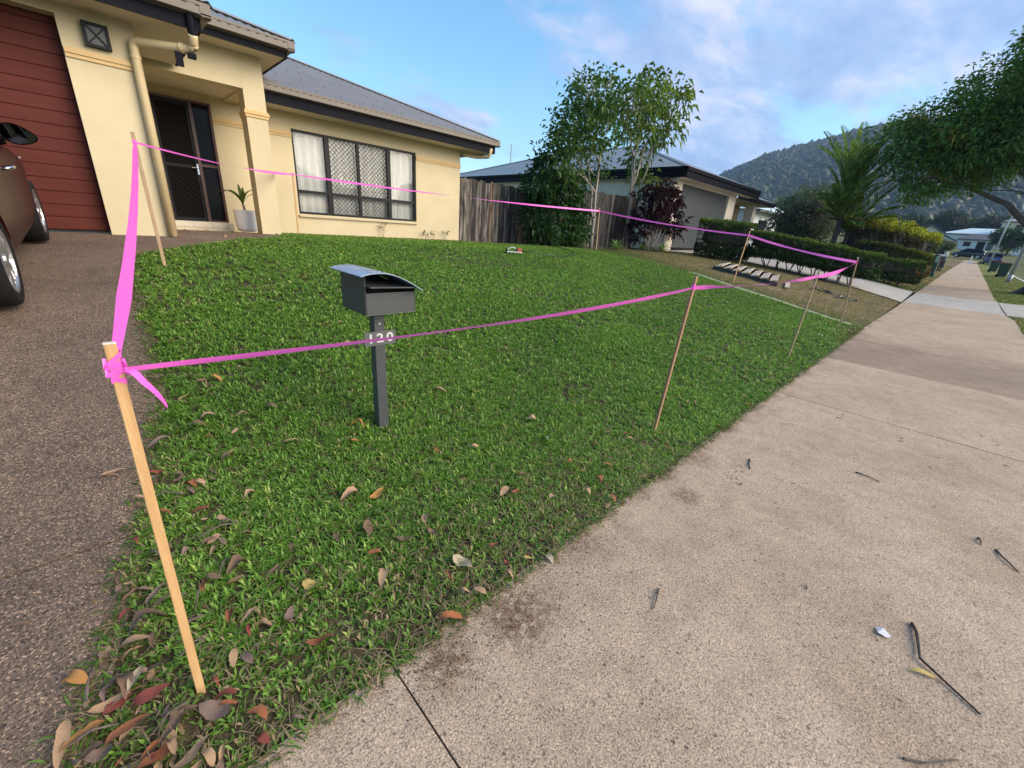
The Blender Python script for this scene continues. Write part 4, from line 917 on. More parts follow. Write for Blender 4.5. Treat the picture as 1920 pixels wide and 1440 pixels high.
P, lv = clumpy([(11.9, 9.3, 1.25, .3, .25, .3)], 26, 10, .1, .14, .07, (.03, .07, .02), (.08, .15, .05)); np_mesh('foliage', *lv[:2], M['leaf'], lv[2], lp)

# ------------------------------------------------------------------ clipped hedges
def hedge(name, label, spine, wdt, tops, base_gap, n, ca, cb, top_col=None, L=.085, red=None, stems=8, rough_=.08):
    """spine: list of (x,y); tops: height at each; foliage fills a rounded box along it"""
    sp = np.array(spine, float); c0 = (float(sp[0, 0]), float(sp[0, 1]), g1(*sp[0]))
    h = thing(name, c0, label, 'hedge')
    seg = np.linalg.norm(np.diff(sp, axis=0), axis=1); cum = np.concatenate([[0], np.cumsum(seg)]); tot = cum[-1]
    s = RNG.random(n) * (tot + wdt) - wdt / 2; sc = np.clip(s, 0, tot)
    px_ = np.interp(sc, cum, sp[:, 0]); py_ = np.interp(sc, cum, sp[:, 1]); zt = np.interp(sc, cum, tops); zb = gz(px_, py_) + base_gap
    d = np.array([np.interp(sc + .01, cum, sp[:, 0]) - np.interp(sc - .01, cum, sp[:, 0]), np.interp(sc + .01, cum, sp[:, 1]) - np.interp(sc - .01, cum, sp[:, 1])]).T
    d /= np.maximum(np.linalg.norm(d, axis=1, keepdims=True), 1e-6); nr = np.stack([-d[:, 1], d[:, 0]], 1)
    # cross-section: superellipse shell
    th = RNG.random(n) * 2 * math.pi; rr_ = (1 - RNG.random(n) ** 2 * .30)
    wob = 1 + rough_ * np.sin(sc * 2.3 + 1) * np.sin(th * 2 + sc * 1.7) + rough_ * .6 * np.sin(sc * 6.1 + th * 3)
    ce, se = np.cos(th), np.sin(th); cu = np.sign(ce) * np.abs(ce) ** .55; cv = np.sign(se) * np.abs(se) ** .55
    endk = np.where(s < 0, -s, np.where(s > tot, s - tot, 0)) / (wdt / 2); er = np.sqrt(np.clip(1 - endk ** 2, 0.0, 1))
    u = cu * rr_ * wob * wdt / 2 * np.maximum(er, .15); v = (cv * rr_ * wob + 1) / 2
    X = px_ + nr[:, 0] * u + d[:, 0] * (s - sc); Y = py_ + nr[:, 1] * u + d[:, 1] * (s - sc); Z = zb + (zt - zb) * v
    C = np.stack([X, Y, Z], 1); O = np.stack([nr[:, 0] * cu + d[:, 0] * np.sign(s - sc) * endk, nr[:, 1] * cu + d[:, 1] * np.sign(s - sc) * endk, cv], 1)
    D = O + RNG.normal(size=(n, 3)) * .75
    patch = .5 + .5 * np.sin(X * 3.1 + Z * 4) * np.sin(Y * 2.7 + Z * 3.3); tone = np.clip(.55 * patch + .45 * RNG.random(n), 0, 1)[:, None]
    col = np.array(ca) * (1 - tone) + np.array(cb) * tone
    if top_col is not None:       # fresh yellow shoots on the tall hedge; painted lit tops on the dark ones
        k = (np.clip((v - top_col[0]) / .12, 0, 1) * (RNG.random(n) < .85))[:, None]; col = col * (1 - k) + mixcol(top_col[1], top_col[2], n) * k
    if red is not None:           # patch of reddish leaves at one end
        k = ((sc > tot * red[0]) & (v < red[1]) & (RNG.random(n) < .5))[:, None]; col = np.where(k, mixcol((.12, .035, .02), (.22, .08, .03), n), col)
    lv = leaves_np(C, D, L * RNG.uniform(.7, 1.3, n), L * .55, col, .1); np_mesh('foliage', *lv[:2], M['leaf'], lv[2], h)
    # solid dark core added to stop light passing through the leaves
    mb = MB(); m_ = max(4, int(tot / .35))
    for k in range(m_ + 1):
        q = tot * k / m_; x, y = np.interp(q, cum, sp[:, 0]), np.interp(q, cum, sp[:, 1]); zt_ = np.interp(q, cum, tops); b_ = g1(x, y) + base_gap + .12
        mb.blob((x, y, (b_ + zt_) / 2), (wdt * .36, wdt * .36, (zt_ - b_) * .40), 1, .2)
    mb.build('dark_core', M['twigdark'], h)
    mb = MB()
    for k in range(stems):
        q = tot * (k + .5) / stems; x, y = np.interp(q, cum, sp[:, 0]), np.interp(q, cum, sp[:, 1]); b_ = g1(x, y)
        for m2 in range(3): limb(mb, (x + random.uniform(-.08, .08), y + random.uniform(-.08, .08), b_ - .03), (x + random.uniform(-.35, .35), y + random.uniform(-.35, .35), b_ + base_gap + .35), .022, .012, 5, wob=.06, seg=3)
    mb.build('stem', M['barkdark'], h); return h
GA, GB = (.010, .028, .010), (.038, .085, .020)
TOP = (.84, (.075, .13, .025), (.16, .23, .045))  # paler leaf colours standing for light on the dark hedge tops
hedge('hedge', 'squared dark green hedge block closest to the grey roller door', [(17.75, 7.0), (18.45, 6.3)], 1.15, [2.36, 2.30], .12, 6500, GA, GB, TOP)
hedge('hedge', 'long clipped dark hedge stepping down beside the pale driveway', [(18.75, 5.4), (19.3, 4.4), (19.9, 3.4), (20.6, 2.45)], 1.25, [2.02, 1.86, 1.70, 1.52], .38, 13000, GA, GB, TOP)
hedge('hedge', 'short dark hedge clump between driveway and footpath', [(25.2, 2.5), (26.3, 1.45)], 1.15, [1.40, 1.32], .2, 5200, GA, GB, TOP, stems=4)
hedge('hedge', 'tall bushy hedge with yellow new growth on top', [(32.6, 4.6), (34.0, 3.2), (35.6, 2.0)], 1.9, [3.45, 3.35, 2.9], .1, 9500, (.014, .026, .014), (.06, .07, .022), (.72, (.30, .33, .03), (.50, .52, .06)), L=.14, rough_=.16)
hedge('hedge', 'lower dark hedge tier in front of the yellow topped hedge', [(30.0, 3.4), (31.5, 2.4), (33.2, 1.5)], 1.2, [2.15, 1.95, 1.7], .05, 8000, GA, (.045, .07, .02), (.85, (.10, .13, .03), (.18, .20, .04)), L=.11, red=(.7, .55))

# ------------------------------------------------------------------ palm and grey-green bush behind the hedges
pc = Vector((31.5, 5.4, 1.2))
pl = thing('palm_tree', pc, 'feathery palm with upswept fronds rising behind the clipped hedge', 'palm')
mb = MB(); limb(mb, pc - Vector((0, 0, .1)), pc + Vector((.1, .05, 2.9)), .16, .11, 8, wob=.01); limb(mb, pc + Vector((.5, -.4, -.1)), pc + Vector((.6, -.5, 1.5)), .12, .09, 8, wob=.01); mb.build('trunk', M['barkdark'], pl, smooth=True)
def frond(base, az_, el0, L, bend_, nl, ll, parent, ca, cb):
    pts = []; p = Vector(base); el = el0; stp = L / 14
    for i in range(15):
        pts.append(p.copy()); p = p + Vector((math.cos(az_) * math.cos(el), math.sin(az_) * math.cos(el), math.sin(el))) * stp; el -= bend_ / 14 * (.4 + 1.2 * i / 14)
    C = []; D = []; Ls = []
    for i in range(nl):
        t_ = .14 + .86 * i / nl; f_ = t_ * 14; k = min(13, int(f_)); q = pts[k].lerp(pts[k + 1], f_ - k); tg = (pts[k + 1] - pts[k]).normalized(); sd = tg.cross(Vector((0, 0, 1))).normalized()
        upv = sd.cross(tg)
        for s_ in (-1, 1):
            C.append(q); D.append(sd * s_ * (.75) + tg * .75 + upv * .28 + Vector((random.uniform(-.1, .1),) * 3)); Ls.append(ll * (math.sin(math.pi * min(1, .18 + t_ * .82)) ** .6 + .12))
    n = len(C); lv = leaves_np(np.array([tuple(c) for c in C]), np.array([tuple(d) for d in D]), np.array(Ls), .036, mixcol(ca, cb, n), .12)
    mbv = MB(); mbv.tube(pts, [.028 - .024 * i / 14 for i in range(15)], 5)
    rv = np.array(mbv.v); o = len(lv[0]); V = np.concatenate([lv[0], rv]); tri = []
    for f in mbv.f:
        for k in range(1, len(f) - 1): tri.append((f[0] + o, f[k] + o, f[k + 1] + o))
    col = np.concatenate([lv[2], np.tile(np.array([[.10, .12, .04]]), (len(rv), 1))])
    return np_mesh('frond', V, np.concatenate([lv[1], np.array(tri)]), M['leaf'], col, parent)
for k in range(34):
    hi = k < 13; md = 13 <= k < 24; b_ = pc + (Vector((.1, .05, 3.1)) if hi else (Vector((.1, .0, 2.1)) if md else Vector((.6, -.5, 1.3)))) + Vector((random.uniform(-.1, .1), random.uniform(-.1, .1), random.uniform(-.3, .3)))
    el0 = rad(random.uniform(62, 88) if hi else random.uniform(40, 80) if md else random.uniform(25, 70)); frond(b_, k * 2.39996 + random.uniform(-.3, .3), el0, random.uniform(3.3, 4.3) if hi else random.uniform(2.2, 3.0), rad(random.uniform(25, 70)), 50, .60, pl, (.07, .14, .030), (.33, .46, .12))
for k in range(5): frond(pc + Vector((.2, -.2, 1.9)), k * 1.3 + 2.5, rad(20), 1.9, rad(95), 30, .4, pl, (.20, .15, .09), (.32, .25, .16))
GBX = 1.8
gb = thing('shrub', (34.8, 8.0, 1.2), 'rounded grey green bush left of the feathery palm', 'shrub')
E5 = [(34.8, 8.0, 3.4, 1.9, 1.9, 2.1), (34.0, 8.8, 2.9, 1.3, 1.3, 1.7), (35.1, 7.2, 4.3, 1.1, 1.2, 1.3), (34.2, 7.6, 2.3, 1.6, 1.6, 1.2)]
P, lv = clumpy(E5, 560, 15, .22, .22, .085, (.040, .065, .042), (.16, .20, .14), droop=.1, shell=.55); np_mesh('foliage', *lv[:2], M['leaf'], lv[2], gb)
mb = MB(); mb.blob((34.6, 8.0, 3.1), (1.3, 1.3, 1.5), 2, .15); mb.blob((34.1, 8.3, 1.9), (1.2, 1.2, .9), 2, .15); mb.build('dark_core', M['twigdark'], gb)  # solid dark core added inside the bush to block light

# ------------------------------------------------------------------ street tree on the right
stt = thing('tree', (31.6, -3.0, .2), 'large street tree spreading over the footpath from the verge', 'tree')
mb = MB(); tr = limb(mb, (31.6, -2.95, .1), (31.5, -3.0, 2.6), .36, .26, 12, wob=.02)
for a_ in range(7): limb(mb, (31.6 + .25 * math.cos(a_), -2.95 + .25 * math.sin(a_), .55), (31.6 + 1.1 * math.cos(a_), -2.95 + 1.1 * math.sin(a_) * .9, .12), .14, .05, 7, sag=-.12, wob=.03)
arms = []
for q, r_ in (((30.8, 2.6, 5.3), .17), ((30.2, .2, 6.8), .17), ((31.8, -.8, 9.4), .18), ((33.6, -4.0, 9.8), .17), ((30.2, -5.5, 7.6), .15), ((34.5, 0.2, 7.5), .14), ((31.4, -1.2, 4.4), .12)):
    if q == (31.4, -1.2, 4.4): continue
    arms += limb(mb, tr[random.randint(4, 6)], q, r_, .035, 8, sag=.10, wob=.05, seg=10)
E6 = [(31.2, 3.7, 7.0, 1.5, 1.5, 1.2), (31.0, 2.3, 7.7, 1.9, 1.7, 1.3), (31.0, .8, 8.7, 2.1, 1.8, 1.6), (31.4, -1.0, 9.4, 2.4, 2.2, 1.9), (31.2, -.2, 10.6, 1.5, 1.3, 1.0), (31.0, 3.5, 5.9, 1.1, 1.0, .85), (31.2, 2.3, 5.3, 1.4, 1.2, 1.0), (31.0, 1.0, 6.6, 2.0, 2.0, 1.5), (31.0, -.6, 6.9, 1.6, 1.6, 1.2), (33.0, -4.0, 9.0, 3.2, 2.8, 2.2), (31.0, -5.0, 7.6, 2.8, 2.4, 2.0), (34.5, .4, 7.6, 2.6, 2.4, 1.8), (30.9, .2, 5.5, 1.2, 1.2, .6), (31.4, -2.6, 10.6, 1.8, 1.4, 1.2), (31.0, 2.4, 4.75, .8, .7, .7), (31.0, 1.4, 5.05, 1.1, 1.0, .6), (31.0, .2, 5.1, .8, .8, .4)]
P, lv = clumpy(E6, 2400, 20, .25, .225, .082, (.018, .052, .015), (.17, .31, .060), droop=.3, shell=.42, rand=.7, flat=.55)
k = np.repeat(RNG.random(2400) < .06, 80); lv[2][k] = lv[2][k] * np.array([2.4, 1.0, .8])
grow(mb, arms, P[::9], .03, .008)
mb.build('trunk', M['barkdark'], stt, smooth=True); np_mesh('crown', *lv[:2], M['leaf'], lv[2], stt)

# trees in front of the hill and by the far road
def far_tree(x, y, h, r_, ca, cb, label, n=260, group='trees at the foot of the forested hill'):
    zb = g1(x, y); t_ = thing('tree', (x, y, zb), label, 'tree', group)
    mb = MB(); limb(mb, (x, y, zb - .3), (x, y, zb + h * .5), r_ * .09, r_ * .05, 6); mb.build('trunk', M['barkdark'], t_)
    el = [(x + random.uniform(-.5, .5) * r_, y + random.uniform(-.6, .6) * r_, zb + h * random.uniform(.4, .78), r_ * random.uniform(.5, .8), r_ * random.uniform(.5, .8), h * random.uniform(.16, .26)) for _ in range(6)]
    P, lv = clumpy(el, n, 8, r_ * .11, r_ * .22, r_ * .13, ca, cb, shell=.5); np_mesh('crown', *lv[:2], M['leaf'], lv[2], t_)
    mb = MB()
    for e in el: mb.blob(e[:3], (e[3] * .7, e[4] * .7, e[5] * .7), 1, .2)
    mb.build('dark_core', M['twigdark'], t_)  # solid dark blobs added inside the crown to block light
FTL = ['dark green tree in the row below the hill', 'paler green tree in the row below the hill']
for k in range(20):
    a_ = rad(9.5 - k * .72); d_ = random.uniform(255, 290); x, y = d_ * math.cos(a_), d_ * math.sin(a_); pale = k % 4 == 1
    far_tree(x, y, random.uniform(9, 12.5), random.uniform(4.5, 6.5), (.030, .055, .018) if pale else (.012, .026, .012), (.09, .12, .035) if pale else (.035, .06, .022), FTL[1 if pale else 0])
far_tree(158, -7.6, 6.0, 3.0, (.02, .05, .018), (.07, .12, .04), 'leafy roadside tree to the right of the parked blue car', group=None)
far_tree(112, 3.0, 3.0, 1.9, (.05, .075, .04), (.12, .15, .08), 'small pale bush in front of the dark roofed house', group=None)
far_tree(100, 3.9, 2.6, 1.3, (.03, .07, .035), (.08, .15, .08), 'spiky green bush beside the footpath near the maroon fence', group=None)
for (x, y, lab) in ((96, -7.4, 'small palm tree on the verge beyond the green bins'),):
    zb = g1(x, y); pt = thing('palm_tree', (x, y, zb), lab, 'palm'); mb = MB(); limb(mb, (x, y, zb - .1), (x + .1, y, zb + 3.8), .12, .08, 7, wob=.02); mb.build('trunk', M['barkpale'], pt)
    for k in range(12): frond((x + .1, y, zb + 3.8), k * 2.4, rad(random.uniform(20, 65)), 1.9, rad(90), 18, .45, pt, (.03, .06, .02), (.08, .13, .05))

# ------------------------------------------------------------------ lawn: every blade is geometry
def vnoise(x, y, sc, seed):
    r0 = np.random.default_rng(seed); gtab = r0.random((64, 64)); u = x * sc; v = y * sc; i = np.floor(u).astype(int); j = np.floor(v).astype(int); fu = u - i; fv = v - j; fu = fu * fu * (3 - 2 * fu); fv = fv * fv * (3 - 2 * fv)
    g = lambda a, b: gtab[a % 64, b % 64]
    return (g(i, j) * (1 - fu) + g(i + 1, j) * fu) * (1 - fv) + (g(i, j + 1) * (1 - fu) + g(i + 1, j + 1) * fu) * fv
def fbm(x, y, sc, seed): return .5 * vnoise(x, y, sc, seed) + .3 * vnoise(x, y, sc * 2.1, seed + 1) + .2 * vnoise(x, y, sc * 4.3, seed + 2)
def blades(name, X, Y, h, wdt, lean, col, kind='stuff', zoff=-.008, az=None):
    n = len(X); a = RNG.uniform(0, 2 * math.pi, n) if az is None else az; d = np.stack([np.cos(a), np.sin(a), np.zeros(n)], 1)
    tw = a + math.pi / 2 + RNG.normal(0, .4, n); s = np.stack([np.cos(tw), np.sin(tw), np.zeros(n)], 1)
    B = np.stack([X, Y, gz(X, Y) + zoff], 1); up = np.array([0, 0, 1.]); h = h[:, None]; wdt = wdt[:, None]; lean = lean[:, None]
    mid = B + up * h * (.62 - .12 * lean) + d * h * lean * .38; tip = B + up * h * np.clip(1.0 - .42 * lean, .12, 1) + d * h * lean * .95
    V = np.stack([B - s * wdt * .32, B + s * wdt * .32, mid - s * wdt * .5, mid + s * wdt * .5, tip], 1).reshape(-1, 3)
    o = (np.arange(n) * 5)[:, None]; T = np.concatenate([o + np.array([[0, 1, 3]]), o + np.array([[0, 3, 2]]), o + np.array([[2, 3, 4]])])
    ob = np_mesh(name, V, T, M['blade'], np.repeat(col, 5, 0)); tag(ob, kind=kind); return ob
def lawn_inside(X, Y, pad=0.0):
    ok = (X > edge_x(Y) + .01 - pad + .035 * np.sin(Y * 9) + .02 * np.sin(Y * 23)) & (Y > .968 + .018 * np.sin(X * 6.3) + .012 * np.sin(X * 17) - pad - np.interp(X, [-.5, .6, 1.2, 12], [.02, .01, 0, 0]))
    ok &= np.where(X > 7.83, Y < 10.0 - .3 * np.clip(X - 8, 0, 3), Y < 10.44) & (X < LINE_X + .02)
    ok &= ~((X < 2.66) & (X > 2.1) & (Y > 9.0))
    return ok
CH = [(-.6, 2.6, .85, 2.9, 14500), (-.2, 4.0, 2.9, 4.2, 10500), (2.6, 5.0, .85, 2.9, 9800), (4.0, 7.5, 2.9, 5.5, 5000), (-.1, 4.0, 4.2, 7.0, 5200), (5.0, 11.6, .85, 2.9, 4600), (7.5, 11.6, 2.9, 5.5, 3300), (4.0, 11.6, 5.5, 10.5, 2700), (.3, 4.0, 7.0, 10.5, 3400)]
BX = []; BY_ = []; TA = []; TT = []
for x0, x1, y0, y1, dn in CH:
    m_ = int((x1 - x0) * (y1 - y0) * dn / 6); cx = RNG.uniform(x0, x1, m_); cy = RNG.uniform(y0, y1, m_); per = 6; sp = RNG.uniform(.006, .016, m_)
    a0 = RNG.uniform(0, 6.28, m_)[:, None] + np.arange(per)[None] * 2 * math.pi / per + RNG.normal(0, .35, (m_, per))
    BX.append((cx[:, None] + np.cos(a0) * sp[:, None] * .4).ravel()); BY_.append((cy[:, None] + np.sin(a0) * sp[:, None] * .4).ravel()); TA.append(a0.ravel()); TT.append(np.repeat(RNG.random(m_), per))
TA = np.concatenate(TA); TT = np.concatenate(TT)
X = np.concatenate(BX); Y = np.concatenate(BY_); k = lawn_inside(X, Y); X, Y, TA, TT = X[k], Y[k], TA[k], TT[k]
dist = np.hypot(X, Y)
# worn thatch patches: near corner and along the footpath edge
thin = fbm(X, Y, 2.6, 3); worn = np.clip(1.15 - (Y - .95) / .55, 0, 1) * np.clip(1.6 - X / 2.0, 0, 1) + np.clip(1.0 - (X - edge_x(Y)) / .35, 0, 1) * np.clip((2.6 - Y) / 1.2, 0, 1) * .9
worn = worn * (.35 + thin); bald = (worn > .45) & (RNG.random(len(X)) < np.clip((worn - .3) * .9, 0, .45)); X, Y, dist, worn, thin, TA, TT = (q[~bald] for q in (X, Y, dist, worn, thin, TA, TT))
n = len(X); farf = np.clip((dist - 2) / 8, 0, 1)
hh_ = RNG.uniform(.024, .050, n) * (.72 + .56 * TT) * (1 - .30 * np.clip(worn, 0, 1)) * (1 + .15 * (fbm(X, Y, 1.3, 9) - .5)); ww_ = RNG.uniform(.0042, .0092, n) * (1 + .75 * farf) * (1 + .15 * np.clip((2.6 - dist) / 1.2, 0, 1))
tone = np.clip(.50 * fbm(X, Y, 1.1, 21) + .45 * TT + .28 * RNG.random(n) - .14, 0, 1)[:, None]
cg = np.array([.053, .142, .019]) * (1 - tone) + np.array([.24, .425, .066]) * tone
yel = (TT > .965)[:, None]; cg = np.where(yel, np.array([[.34, .44, .10]]), cg)
br = fbm(X, Y, 3.7, 40); fr_ = np.clip((Y - 5.0) / 5, 0, 1)
dead = (RNG.random(n) < .022 + .22 * np.clip(worn, 0, 1) + .10 * np.clip(br - .58, 0, 1) * 4)[:, None]
cg = np.where(dead, mixcol((.20, .135, .07), (.40, .31, .18), n), cg)
brown = np.clip((Y - 9.2) / 1.2, 0, 1) * .5 + np.clip(1 - (Y - .95) / .25, 0, 1) * np.clip((X - 8.5) / 2, 0, 1) * .8
cg = np.where((RNG.random(n) < brown)[:, None], mixcol((.16, .12, .05), (.26, .22, .10), n), cg)
LG = blades('lawn_grass', X, Y, hh_, ww_, RNG.uniform(.35, 1.35, n), cg, az=TA)
# dead runners lying in the worn corner and under the grass
n = 5200; X = RNG.uniform(-.5, 3.0, n); Y = .95 + RNG.random(n) ** 1.6 * 2.0; k = lawn_inside(X, Y); X, Y = X[k], Y[k]; n = len(X)
blades('dead_runners', X, Y, RNG.uniform(.025, .06, n), RNG.uniform(.002, .0038, n), RNG.uniform(1.5, 2.2, n), mixcol((.17, .12, .07), (.42, .33, .20), n, .8), zoff=.004)
# overhanging fringe on the driveway and footpath sides
n = 2600; Y = RNG.uniform(.95, 6.5, n); X = edge_x(Y) + RNG.normal(0, .03, n); Xb = RNG.uniform(-.4, 11.4, 3800); Yb = .955 + RNG.normal(0, .016, 3800)
X = np.concatenate([X, Xb]); Y = np.concatenate([Y, Yb]); n = len(X)
blades('edge_grass', X, Y, RNG.uniform(.03, .06, n), RNG.uniform(.004, .008, n), RNG.uniform(.8, 1.7, n), np.where((RNG.random(n) < .35)[:, None], mixcol((.17, .12, .06), (.36, .28, .15), n), mixcol((.036, .10, .014), (.15, .29, .04), n)))
# neighbour's thin dry lawn past the painted line
n = 75000; X = RNG.uniform(LINE_X, 20.3, n); Y = RNG.uniform(.95, 9.0, n); f = fbm(X, Y, .9, 71); gr = np.clip(1 - (X - LINE_X) / 1.9, 0, 1) + np.clip((Y - 6.0) / 3, 0, 1) * np.clip(1 - (X - LINE_X) / 4, 0, 1)
k = (f + gr * .6 > .34) & (X < np.interp(Y, [.9, 1.3, 2.3, 9.25], [19.5, 19.95, 20.25, 18.1])) & (RNG.random(n) < .4 + gr); X, Y, gr, f = X[k], Y[k], gr[k], f[k]; n = len(X)
c_ = np.where((RNG.random(n) < np.clip(gr * .85 + (f - .5) * .9 + .20, 0, 1))[:, None], mixcol((.07, .12, .025), (.17, .23, .06), n), mixcol((.16, .12, .055), (.34, .28, .14), n))
blades('dry_grass', X, Y, RNG.uniform(.02, .045, n), RNG.uniform(.010, .018, n), RNG.uniform(.5, 1.5, n), c_)
# verge grass on the street side
n = 44000; X = np.where(RNG.random(n) < .6, 13 + RNG.random(n) ** 1.5 * 40, RNG.uniform(-2, 13, n)); Y = RNG.uniform(-3.5, -1.45, n); pr_ = np.interp(X, [-20, 13, 15, 18, 20, 24.5, 25, 120], [-1.75, -1.72, -1.55, -1.66, -1.5, -1.55, -1.5, -2.4]); k = (Y < pr_ + .03 * np.sin(X * 4)) & ((X < 19.5) | (X > 24.5)); X, Y = X[k], Y[k]; n = len(X)
blades('verge_grass', X, Y, RNG.uniform(.03, .07, n), RNG.uniform(.012, .026, n), RNG.uniform(.4, 1.3, n), np.where((fbm(X, Y, .8, 5) + RNG.random(n) * .3 > .62)[:, None], mixcol((.06, .11, .02), (.16, .24, .05), n), mixcol((.16, .14, .05), (.28, .26, .10), n)), zoff=-.02)
n = 16000; X = 25.0 + RNG.random(n) ** 1.4 * 45; Y = RNG.uniform(.2, 3.4, n); k = Y > np.interp(X, [-20, 11, 20, 41, 55, 120], [.965, .965, .86, .52, .3, -1.0]) + .03 * np.sin(X * 3); X, Y = X[k], Y[k]; n = len(X)
blades('strip_grass', X, Y, RNG.uniform(.03, .07, n), RNG.uniform(.02, .04, n), RNG.uniform(.4, 1.4, n), np.where((fbm(X, Y, .7, 15) > .52)[:, None], mixcol((.08, .13, .025), (.18, .25, .06), n), mixcol((.22, .16, .07), (.42, .32, .15), n)), zoff=-.02)
# white marking paint sprayed over the blades along the boundary
n = 9000; Y = RNG.uniform(1.18, 5.0, n); X = LINE_X + RNG.normal(0, .035, n) + .02 * np.sin(Y * 3); k = vnoise(X, Y, 5, 90) > .22; X, Y = X[k], Y[k]; n = len(X)
pt_ = blades('boundary_line', X, Y, RNG.uniform(.03, .055, n), RNG.uniform(.010, .018, n), RNG.uniform(.4, 1.3, n), mixcol((.55, .58, .52), (.80, .82, .78), n))
pt_['kind'] = 'thing'; tag(pt_, 'line of white marking paint sprayed across the grass between green and dry lawn', 'paint line')

# ------------------------------------------------------------------ letterbox
LB = thing('letterbox', (1.085, 2.235, .25), 'charcoal metal letterbox with curved lid and house number on its post', 'letterbox')
mb = MB(); x0, x1, y0, y1, z0 = .968, 1.272, 2.112, 2.418, .995
mb.box((x0, y0, z0), (x1, y1, z0 + .006)); mb.prism([(x0, y1 - .006, z0 + .006), (x1, y1 - .006, z0 + .006), (x1, y1 - .006, 1.130), (1.18, y1 - .006, 1.186), (1.10, y1 - .006, 1.218), (1.04, y1 - .006, 1.227), (x0, y1 - .006, 1.217)], (0, .006, 0))
mb.prism([(x0, y0, z0 + .006), (x0, y1 - .006, z0 + .006), (x0, y1 - .006, 1.217), (x0, y0, 1.217)], (.006, 0, 0))
mb.prism([(x1 - .006, y0, z0 + .006), (x1 - .006, y1 - .006, z0 + .006), (x1 - .006, y1 - .006, 1.142), (x1 - .006, y0, 1.142)], (.006, 0, 0))
mb.box((x0 + .006, y0, z0 + .006), (x1 - .006, y0 + .006, 1.116))
mb.build('box', M['mailbox'], LB, bevel=.0025)
mb = MB(); xl, xr = x0 + .008, x1 - .008
mb.add([(xl, 2.060, 1.152), (xr - .004, 2.060, 1.142), (xr - .004, 2.125, 1.140), (xl, 2.125, 1.150), (xl, 2.060, 1.158), (xr - .004, 2.060, 1.148), (xr - .012, 2.125, 1.1465), (xl, 2.125, 1.158)], [(0, 3, 2, 1), (4, 5, 6, 7), (0, 1, 5, 4), (1, 2, 6, 5), (2, 3, 7, 6), (3, 0, 4, 7)])
mb.add([(xl, 2.125, 1.158), (xr - .012, 2.125, 1.1465), (xr - .10, 2.36, 1.168), (xl, 2.36, 1.205)], [(0, 1, 2, 3)])
mb.build('slot_flap', M['mailbox'], LB)
part('slot_inside', M['interior'], [((x0 + .01, y0 + .10, z0 + .01), (x1 - .01, y0 + .105, 1.15))], LB)
prof = [(.922, 1.216), (.945, 1.2225), (.98, 1.229), (1.02, 1.2315), (1.06, 1.229), (1.10, 1.221), (1.14, 1.207), (1.18, 1.189), (1.22, 1.168), (1.255, 1.147), (1.285, 1.128)]
mb = MB(); V = []; 
for x, z in prof: V += [(x, 2.045, z), (x, 2.452, z), (x, 2.045, z - .004), (x, 2.452, z - .004)]
F = []
for i in range(len(prof) - 1):
    a = 4 * i; F += [(a, a + 4, a + 5, a + 1), (a + 2, a + 3, a + 7, a + 6), (a, a + 2, a + 6, a + 4), (a + 1, a + 5, a + 7, a + 3)]
F += [(0, 1, 3, 2), (len(V) - 4, len(V) - 2, len(V) - 1, len(V) - 3)]
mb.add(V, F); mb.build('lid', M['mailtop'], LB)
part('post', M['mailbox'], [((1.053, 2.20, .2), (1.118, 2.265, .995))], LB, bevel=.004)
mb = MB(); pp = []
for cx, cz, a0 in ((1.172, .872, 0), (.998, .872, 90), (.998, .808, 180), (1.172, .808, 270)):
    for k in range(5): a = rad(a0 + k * 22.5); pp.append((cx + .010 * math.cos(a), 2.198, cz + .010 * math.sin(a)))
mb.prism(pp, (0, -.004, 0)); NP = mb.build('number_plate', M['plategrey'], LB)
def text_mesh(name, s, size, loc, mat, parent, ext=.0012):
    cu = bpy.data.curves.new(name, 'FONT'); cu.body = s; cu.size = size; cu.extrude = ext; cu.align_x = 'CENTER'; cu.align_y = 'CENTER'; cu.space_character = 1.12; cu.offset = .0018
    tmp = bpy.data.objects.new(name, cu); COL.objects.link(tmp); dg = bpy.context.evaluated_depsgraph_get()
    me = bpy.data.meshes.new_from_object(tmp.evaluated_get(dg)); bpy.data.objects.remove(tmp)
    ob = bpy.data.objects.new(name, me); me.materials.clear(); me.materials.append(mat); COL.objects.link(ob); ob.parent = parent
    o = ORG.get(parent.name, (0, 0, 0)); ob.location = (loc[0] - o[0], loc[1] - o[1], loc[2] - o[2]); ob.rotation_euler = (rad(90), 0, 0); ob.scale = (1.22, 1, 1); return ob
for ch, xx in (('1', 1.024), ('2', 1.081), ('0', 1.143)):
    text_mesh('digit', ch, .074, (xx, 2.192, .840), M['digit'], NP)
mb = MB(); mb.tube([(1.085, 2.2, .925), (1.085, 2.196, .925)], .006, 8); mb.build('screw', M['digit'], LB)

